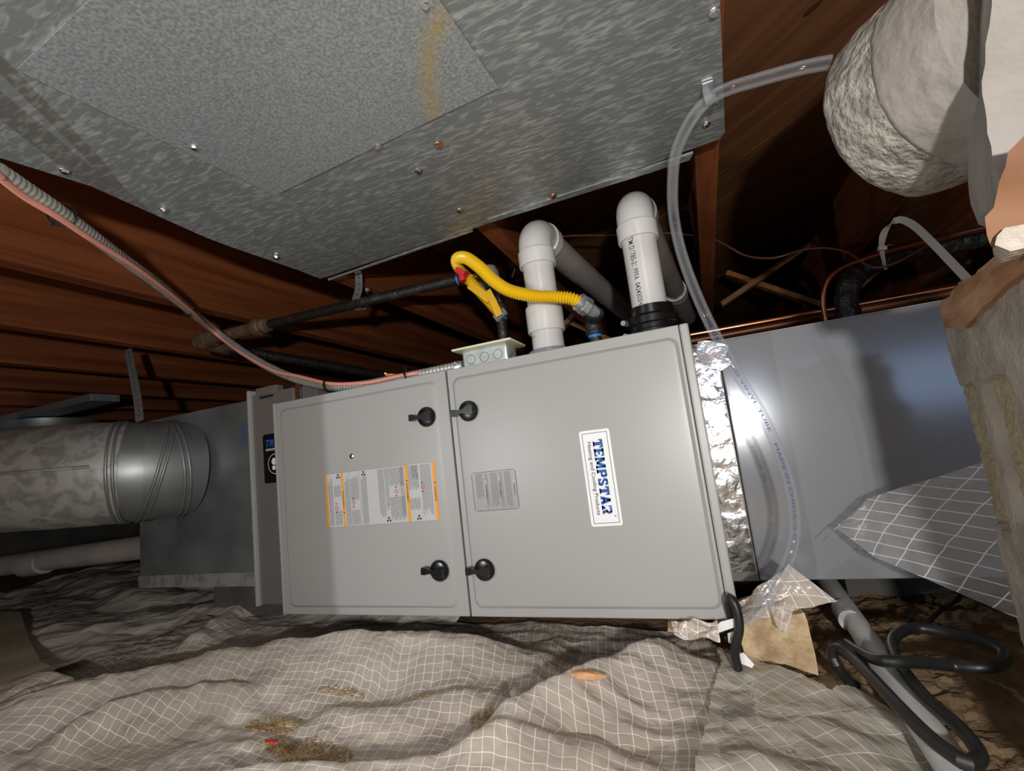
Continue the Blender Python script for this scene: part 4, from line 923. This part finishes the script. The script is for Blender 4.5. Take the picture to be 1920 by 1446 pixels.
def dist2(x, y, C):
    best = 9; sg = 1
    for a, b in zip(C, C[1:]):
        dx_, dy_ = b.x - a.x, b.y - a.y; t = max(0, min(1, ((x - a.x) * dx_ + (y - a.y) * dy_) / (dx_ * dx_ + dy_ * dy_))); qx, qy = a.x + dx_ * t, a.y + dy_ * t
        d_ = math.hypot(x - qx, y - qy)
        if d_ < best: best = d_; sg = 1 if (dx_ * (y - qy) - dy_ * (x - qx)) > 0 else -1
    global TAP
    a, b = C[0], C[-1]; u = ((x - a.x) * (b.x - a.x) + (y - a.y) * (b.y - a.y)) / ((b.x - a.x) ** 2 + (b.y - a.y) ** 2)
    TAP = sm(-.02, .22, u) * sm(-.02, .22, 1 - u)
    return best * sg
def sheet_h(x, y):
    h = ground(x, y) + .016 + .006 * fb((x, y, 7), 5, 3)
    for C_, A_, wf, wb in ((R1, .060, .080, .022), (R2, .056, .055, .022), (R3, .034, .085, .022), (R4, .030, .04, .02), (R5, .016, .035, .025), (R6, .03, .06, .05), (R7, .03, .04, .03)):
        d_ = dist2(x, y, C_); w_ = wb if d_ > 0 else wf
        h += A_ * TAP * math.exp(-(d_ / w_) ** 2)
    r = fb((x * .5, y * 1.6, 2), 9, 2); h += .006 * (1 - abs(r) * 2.2) * .6 + .0016 * fb((x * .8, y * 2, 9), 26, 3)
    return min(h, -.008) if y > -.02 and x > -.15 else h
def sheet(x0, x1, y0, y1, nx, ny, hf, mt, name, lab, warp=.02, rot=0, cut=None, off=0):
    bm = B(); H = [[hf(x0 + (x1 - x0) * i / nx, y0 + (y1 - y0) * j / ny) for i in range(nx + 1)] for j in range(ny + 1)]
    arc = [[0] * (nx + 1) for _ in range(ny + 1)]; arx = [[0] * (nx + 1) for _ in range(ny + 1)]; dx_, dy_ = (x1 - x0) / nx, (y1 - y0) / ny
    for j in range(1, ny + 1):
        for i in range(nx + 1): arc[j][i] = arc[j - 1][i] + math.hypot(dy_, H[j][i] - H[j - 1][i])
    for j in range(ny + 1):
        for i in range(nx + 1): arx[j][i] = i * dx_ + .25 * (H[j][i] - H[0][0])
    cr, sr = math.cos(rot), math.sin(rot)
    def uvf(i, j):
        x, y = x0 + dx_ * i, y0 + dy_ * j; a = arx[j][i] + warp * fb((x, y, 1), 3.2, 2); b = arc[j][i] + warp * fb((x, y, 8), 3.2, 2) * .7
        return (a * cr + b * sr + 5, -a * sr + b * cr + 5)
    uv = bm.loops.layers.uv.new('UVMap'); vs = [[bm.verts.new((x0 + dx_ * i, y0 + dy_ * j, H[j][i] + off)) for i in range(nx + 1)] for j in range(ny + 1)]
    for j in range(ny):
        for i in range(nx):
            if cut and cut(x0 + dx_ * (i + .5), y0 + dy_ * (j + .5)): continue
            f = bm.faces.new((vs[j][i], vs[j][i + 1], vs[j + 1][i + 1], vs[j + 1][i]))
            for l, (a, b) in zip(f.loops, ((i, j), (i + 1, j), (i + 1, j + 1), (i, j + 1))): l[uv].uv = uvf(a, b)
    bmesh.ops.delete(bm, geom=[v for v in bm.verts if not v.link_faces], context='VERTS')
    o = obj(name, bm, mt, angle=180, recalc=False)
    return tag(o, lab, 'sheeting') if lab else o
edge = [az(a, b, -.06) for a, b in ((1320, 1172), (1345, 1190), (1370, 1240), (1350, 1290), (1345, 1350), (1330, 1500))]
def right_edge_x(y):
    E_ = sorted([(p.y, p.x) for p in edge])
    if y <= E_[0][0]: return E_[0][1]
    for (a, xa), (b, xb) in zip(E_, E_[1:]):
        if y <= b: return xa + (xb - xa) * (y - a) / (b - a)
    return E_[-1][1] - .02
sheet(-.60, .90, -.62, .20, 300, 200, sheet_h, m_film, 'vapor_barrier_sheet', 'clear scrim-reinforced plastic sheet rumpled across the ground below the furnace', .012, .12, cut=lambda x, y: x > right_edge_x(y) + .004 * fb((x, y, 0), 40, 2))
# plain second layer under / left
sheet(-2.2, .3, -.55, .9, 150, 110, lambda x, y: ground(x, y) + .022 + .045 * abs(fb((x * .8, y * 1.3, 3), 3.4, 1)) + .5 * (sheet_h(x, y) - ground(x, y) - .016), m_filmp, 'plain_plastic_sheet', 'dusty plain plastic sheet under the round duct at lower left', .02, cut=lambda x, y: x > -.5 and y < .16)
# right overlapping sheet
edg2 = [az(a, b, -.075) for a, b in ((1340, 1235), (1405, 1243), (1490, 1285), (1560, 1320), (1600, 1300), (1700, 1350), (1790, 1460), (1850, 1560))]
def above(x, y):
    for a, b in zip(edg2, edg2[1:]):
        if a.x <= x <= b.x: return y > a.y + (b.y - a.y) * (x - a.x) / (b.x - a.x)
    return x > edg2[-1].x
def h2(x, y):
    s = -.058 + .012 * fb((x, y, 20), 6, 3) + .003 * fb((x, y, 22), 26, 2)
    c = az(1450, 1450, -.06); s += .018 * math.exp(-((x - .88) ** 2 / .006 + (y + .27) ** 2 / .002)); return s - .02 * sm(.95, 1.06, x)
sheet(.80, 1.12, -.62, .06, 130, 200, h2, m_film2, 'vapor_barrier_sheet', 'pale plastic sheet with wide thread squares at bottom right centre', .014, -1.0, cut=lambda x, y: above(x, y) or x < right_edge_x(y) - .012)
# torn flap beside the hose
def flap(name, quad, nu, nv, bulge, mt, lab, rot=0, seed=1, cutf=None):
    """bilinear patch (4 corner points: a b / d c) with ripple"""
    a, b, c, d = quad; bm = B(); uv = bm.loops.layers.uv.new('UVMap'); W_ = (b - a).length; H_ = (d - a).length; nn = (b - a).cross(d - a).normalized()
    P_ = lambda s, t: a.lerp(b, s).lerp(d.lerp(c, s), t) + nn * (bulge * (fb((s * 2, t * 2, seed), 1.2, 3)) + bulge * .5 * math.sin(s * 9 + t * 5))
    vs = [[bm.verts.new(P_(i / nu, j / nv)) for i in range(nu + 1)] for j in range(nv + 1)]
    for j in range(nv):
        for i in range(nu):
            if cutf and cutf((i + .5) / nu, (j + .5) / nv): continue
            f = bm.faces.new((vs[j][i], vs[j][i + 1], vs[j + 1][i + 1], vs[j + 1][i]))
            for l, (p, q) in zip(f.loops, ((i, j), (i + 1, j), (i + 1, j + 1), (i, j + 1))):
                s, t = p / nu * W_, q / nv * H_; l[uv].uv = (s * math.cos(rot) + t * math.sin(rot) + 3, -s * math.sin(rot) + t * math.cos(rot) + 3)
    bmesh.ops.delete(bm, geom=[v for v in bm.verts if not v.link_faces], context='VERTS')
    return tag(obj(name, bm, mt, angle=180, recalc=False), lab, 'sheeting')
flap('torn_plastic_flap', (ay(1386, 1130, .05), ay(1480, 1060, .045), ay(1570, 1128, .05), ay(1395, 1168, .02)), 50, 30, .006, m_film, 'small torn scrap of scrim plastic bunched behind the clear hose bottom', .4, 3)
flap('torn_plastic_flap', (ay(1440, 1130, .03), ay(1490, 1130, .03), ay(1476, 1190, .0), ay(1456, 1175, .0)), 20, 20, .003, m_film, 'narrow hanging tongue of scrim plastic over the tan block', .2, 5)
flap('torn_plastic_flap', (ay(1258, 1163, -.03), ay(1345, 1165, -.03), ay(1350, 1200, -.05), ay(1265, 1195, -.05)), 40, 16, .008, m_film, 'frayed plastic edge bunched under the furnace lower right corner', .2, 8)
# hanging flap from the pier
hyp = [(1545, 1010, .13), (1600, 945, .12), (1700, 905, .08), (1835, 868, .0), (1905, 1130, -.04), (1780, 1085, .04), (1640, 1035, .10)]
def hang():
    a, b, c, d = ay(1542, 1015, .12), ay(1850, 862, -.02), ay(1925, 1165, -.06), ay(1640, 1045, .08)
    bm = B(); uv = bm.loops.layers.uv.new('UVMap'); nu, nv = 80, 60
    def P_(s, t):
        top = a.lerp(ay(1625, 935, .12), min(1, s * 3.6)) if s < .2778 else ay(1625, 935, .12).lerp(b, (s - .2778) / .7222)
        bot = a.lerp(ay(1568, 990, .125), min(1, s * 9)) if s < .111 else (ay(1568, 990, .125).lerp(d, (s - .111) / .2) if s < .311 else d.lerp(c, (s - .311) / .689))
        return top.lerp(bot, t) + V(0, -1, 0) * (.010 * math.sin(t * 5 + s * 3) * s + .006 * fb((s * 3, t * 3, 1), 1.5, 2))
    vs = [[bm.verts.new(P_(i / nu, j / nv)) for i in range(nu + 1)] for j in range(nv + 1)]
    for j in range(nv):
        for i in range(nu):
            f = bm.faces.new((vs[j][i], vs[j][i + 1], vs[j + 1][i + 1], vs[j + 1][i]))
            for l in f.loops:
                p = l.vert.co; q = p - a; l[uv].uv = (q.x * .93 - q.z * .62 + 3, q.z * .95 + q.x * .10 + 3)
    return bm
tag(obj('hanging_plastic_flap', hang(), m_film3, angle=180, recalc=False), 'torn scrim plastic flap hanging beside the pier over the coil cabinet', 'sheeting')
# brown paper at far left
ca_ = [az(a, b, -.045) for a, b in ((-60, 1150), (38, 1148), (55, 1200), (75, 1240), (105, 1262), (143, 1283), (60, 1318), (-60, 1355))]
bm = B(); prism(bm, ca_, (0, 0, .002)); bmesh.ops.triangulate(bm, faces=bm.faces[:])
for _ in range(3): bmesh.ops.subdivide_edges(bm, edges=[e for e in bm.edges if e.calc_length() > .03], cuts=1)
bmesh.ops.triangulate(bm, faces=bm.faces[:])
for v in bm.verts: v.co.z += .006 * fb(v.co, 6, 2)
tag(obj('brown_paper', bm, m_card), 'flat piece of brown paper lying at the lower left edge', 'paper')
# blue print on the plain sheet
bm = B(); a, b = az(205, 1172, -.055), az(262, 1165, -.055); d_ = (b - a).normalized(); w_ = V(-d_.y, d_.x, 0)
text_mesh(bm, 'RUD', lambda u_, v_: a + d_ * u_ + w_ * v_ + V(0, 0, .006), .016, .01, width=(b - a).length)
tag(obj('sheet_lettering', bm, m_navy, smooth=False, recalc=False), 'blue letters printed on the plain plastic sheet at left', 'lettering')
bm = B()
for k in range(16):
    c = az(66 + k * 5.6, 1202 - k * 1.9 + random.uniform(-3, 3), -.05); bm.faces.new([bm.verts.new(c + V(random.uniform(-.008, .008), random.uniform(-.006, .006), .004)) for _ in range(3)])
tag(obj('smudged_print', bm, m_navy, smooth=False, recalc=False), 'smudged blue print near the brown paper', 'lettering', kind='stuff')
# soil spilled on the sheet
def crumbs(name, areas, n, lab, mt=m_dirt, sz=(.0007, .0027)):
    bm = B()
    for _ in range(n):
        px, py, ra, rb = random.choice(areas); a = random.uniform(0, 6.28); r = random.random() ** .7; x_, y_ = px + math.cos(a) * r * ra, py + math.sin(a) * r * rb
        c = az(x_, y_, -.07); c.z = sheet_h(c.x, c.y) + .001; s = random.uniform(*sz); q = bmesh.ops.create_icosphere(bm, subdivisions=1, radius=s)
        for v in q['verts']: v.co = V(v.co.x * random.uniform(.8, 1.3), v.co.y, v.co.z * .5) + c
    return tag(obj(name, bm, mt, smooth=False), lab, 'soil', kind='stuff')
m_crumb = mat('crumb_soil', (.27, .18, .09), .95, 0, (.44, .32, .18), 60, spec=.1)
crumbs('soil_crumbs', [(515, 1345, 50, 14), (500, 1355, 45, 10), (560, 1390, 70, 22), (600, 1400, 60, 18), (535, 1395, 40, 10)], 1500, 'brown soil crumbs spilled on the sheet at lower left centre', m_crumb)
crumbs('soil_crumbs', [(640, 1298, 45, 5), (790, 1310, 18, 5), (900, 1340, 20, 12), (920, 1325, 14, 8)], 420, 'thin lines of soil crumbs caught in the sheet folds', m_crumb)
def rock(name, px, py, r, mt, lab, cat, sq=(1, 1, .8), seed=1):
    bm = B(); q = bmesh.ops.create_icosphere(bm, subdivisions=3, radius=r); c = az(px, py, -.07); c.z = sheet_h(c.x, c.y) + r * sq[2] * .6
    for v in bm.verts:
        p = v.co.copy(); v.co = V(p.x * sq[0], p.y * sq[1], p.z * sq[2]) * (1 + .3 * fb(p * (1 / r), 1.2, 2, seed)) + c
    return tag(obj(name, bm, mt), lab, cat)
rock('pebble', 965, 1290, .0085, mat('pebble', (.5, .45, .38), .9), 'small pale pebble on the plastic sheet', 'stone')
rock('wood_chip', 1100, 1318, .012, mat('chip', (.55, .27, .12), .8, 0, (.65, .38, .2), 50), 'orange-brown splintered wood chip on the plastic sheet', 'wood', (2.4, .7, .45), 4)
rock('red_scrap', 507, 1388, .006, m_red, 'tiny red scrap among the spilled soil', 'scrap', (1.7, .6, .3), 4)
# blocks beneath the furnace
chunk('tan_block', m_tan, [(1385, 1170), (1400, 1163), (1508, 1150), (1520, 1190), (1536, 1267), (1470, 1245), (1432, 1240), (1390, 1242)], .03, (0, .10, 0), 'rough tan block under the furnace lower right corner', 'block', .003, 30, 3)
chunk('tan_block', m_tan, [(1252, 1166), (1300, 1166), (1300, 1186), (1252, 1186)], .06, (0, .10, .0), 'tan block half hidden behind the frayed plastic under the furnace', 'block', .002, 30, 6)
for x_ in (.02, .42):
    bm = B(); box(bm, (x_, .3, -.115), (x_ + .2, .5, -.001), .004); tag(obj('support_block', bm, m_conc), 'concrete support block under the furnace ' + ('left half' if x_ < .1 else 'middle'), 'block')
bm = B(); box(bm, (1.1, .35, -.13), (1.45, .6, -.001), .004); tag(obj('support_block', bm, m_conc), 'concrete support block under the coil cabinet', 'block')
bm = B(); box(bm, (-.5, .2, -.13), (-.2, .5, .045), .004); tag(obj('support_block', bm, m_conc), 'concrete support block under the galvanized duct box', 'block')
# white pipe on the ground
wpp = [az(1548, 1085, -.045), az(1600, 1165, -.050), az(1680, 1280, -.055), az(1800, 1458, -.060)]
WP = thing('ground_pipe', 'white plastic pipe lying on the soil at lower right', 'pipe', wpp[1])
d_ = (wpp[3] - wpp[0]).normalized(); bm = B(); cyl(bm, wpp[0] - d_ * .1, wpp[3] + d_ * .2, .0165, 28); obj('pipe', bm, mat('ground_pvc', (.50, .50, .48), .4, 0, (.6, .6, .58), 16), WP)
bm = B(); cc = az(1595, 1165, -.048); lathe(bm, cc - d_ * .05, d_, [(0, .0165), (.0, .0169), (.05, .0169), (.05, .0165)], 28); obj('pipe_label', bm, mat('pvc_mark', (.40, .38, .42), .5, 0, (.55, .54, .54), 60, contrast=(.45, .55)), WP)
# black cord
ck = [(1605, 1288, -.065), (1585, 1270, -.06), (1568, 1245, -.04), (1560, 1224, -.03), (1572, 1217, -.025), (1600, 1236, -.025), (1640, 1276, -.022), (1690, 1330, -.02), (1740, 1380, -.02), (1785, 1415, -.02), (1815, 1432, -.02), (1834, 1424, -.03), (1832, 1405, -.035), (1800, 1365, -.035), (1740, 1312, -.03), (1700, 1265, -.022), (1676, 1225, -.02), (1674, 1200, -.02), (1692, 1184, -.02), (1720, 1178, -.022), (1770, 1185, -.022), (1830, 1200, -.02), (1870, 1216, -.02), (1885, 1232, -.02), (1870, 1247, -.02), (1830, 1252, -.022), (1780, 1248, -.025), (1720, 1242, -.010), (1670, 1240, -.005), (1640, 1236, -.012), (1610, 1222, -.025), (1588, 1208, -.03)]
bm = B(); tube(bm, resample(catmull([az(*c) for c in ck], .004), .005), .0068, 16); tag(obj('black_cord', bm, m_rub), 'thick black cord looped over the white pipe on the soil', 'cord')
bm = B(); tube(bm, resample(catmull([ay(1384, 1255, -.03), ay(1378, 1220, -.035), ay(1386, 1180, -.04), ay(1382, 1145, -.04), ay(1371, 1122, -.035), ay(1366, 1132, -.02), ay(1372, 1160, -.012), ay(1380, 1200, -.015), ay(1392, 1240, -.015)], .004), .004), .0062, 14); tag(obj('cord_loop', bm, m_rub), 'short black cord loop in front of the furnace lower right corner', 'cord')
def tagq(name, px, y, lab, mt=m_wtag):
    bm = B(); prism(bm, [ay(*p, y) for p in px], (0, .0012, 0)); return tag(obj(name, bm, mt, smooth=False), lab, 'tag')
tagq('paper_tag', [(1336, 1180), (1352, 1166), (1376, 1160), (1379, 1176), (1350, 1186), (1340, 1189)], -.03, 'blank white paper tag left of the short cord loop')
tagq('paper_tag', [(1386, 1226), (1394, 1224), (1414, 1246), (1410, 1253), (1384, 1242)], -.028, 'printed white tag at the foot of the short cord loop')
tagq('white_fitting', [(1364, 1188), (1378, 1184), (1380, 1206), (1376, 1210), (1366, 1205)], -.022, 'white fitting under the furnace behind the cord loop', m_pvc)
# sticks and stones on the soil
for k, (a, b) in enumerate((((1738, 1168), (1800, 1125)), ((1705, 1170), (1716, 1148)), ((1790, 1128), (1830, 1105)))):
    bm = B(); p, q = az(*a, -.045), az(*b, -.045); tube(bm, [p, p.lerp(q, .5) + V(0, 0, .004), q], [.0035, .003, .002], 7); tag(obj('twig', bm, m_iron), ('long dark twig on the soil behind the black cord', 'short dark twig standing beside the black cord', 'dark twig tip near the hanging plastic flap')[k], 'twig')
# added unseen block beside the work light, keeps its light off the left side
bm = B(); box(bm, (-.30, -.95, -.12), (.029, -.83, .74), .003); tag(obj('light_blocker', bm, m_blocker), 'added brick block shading the left side from the work light, out of view', 'pier')
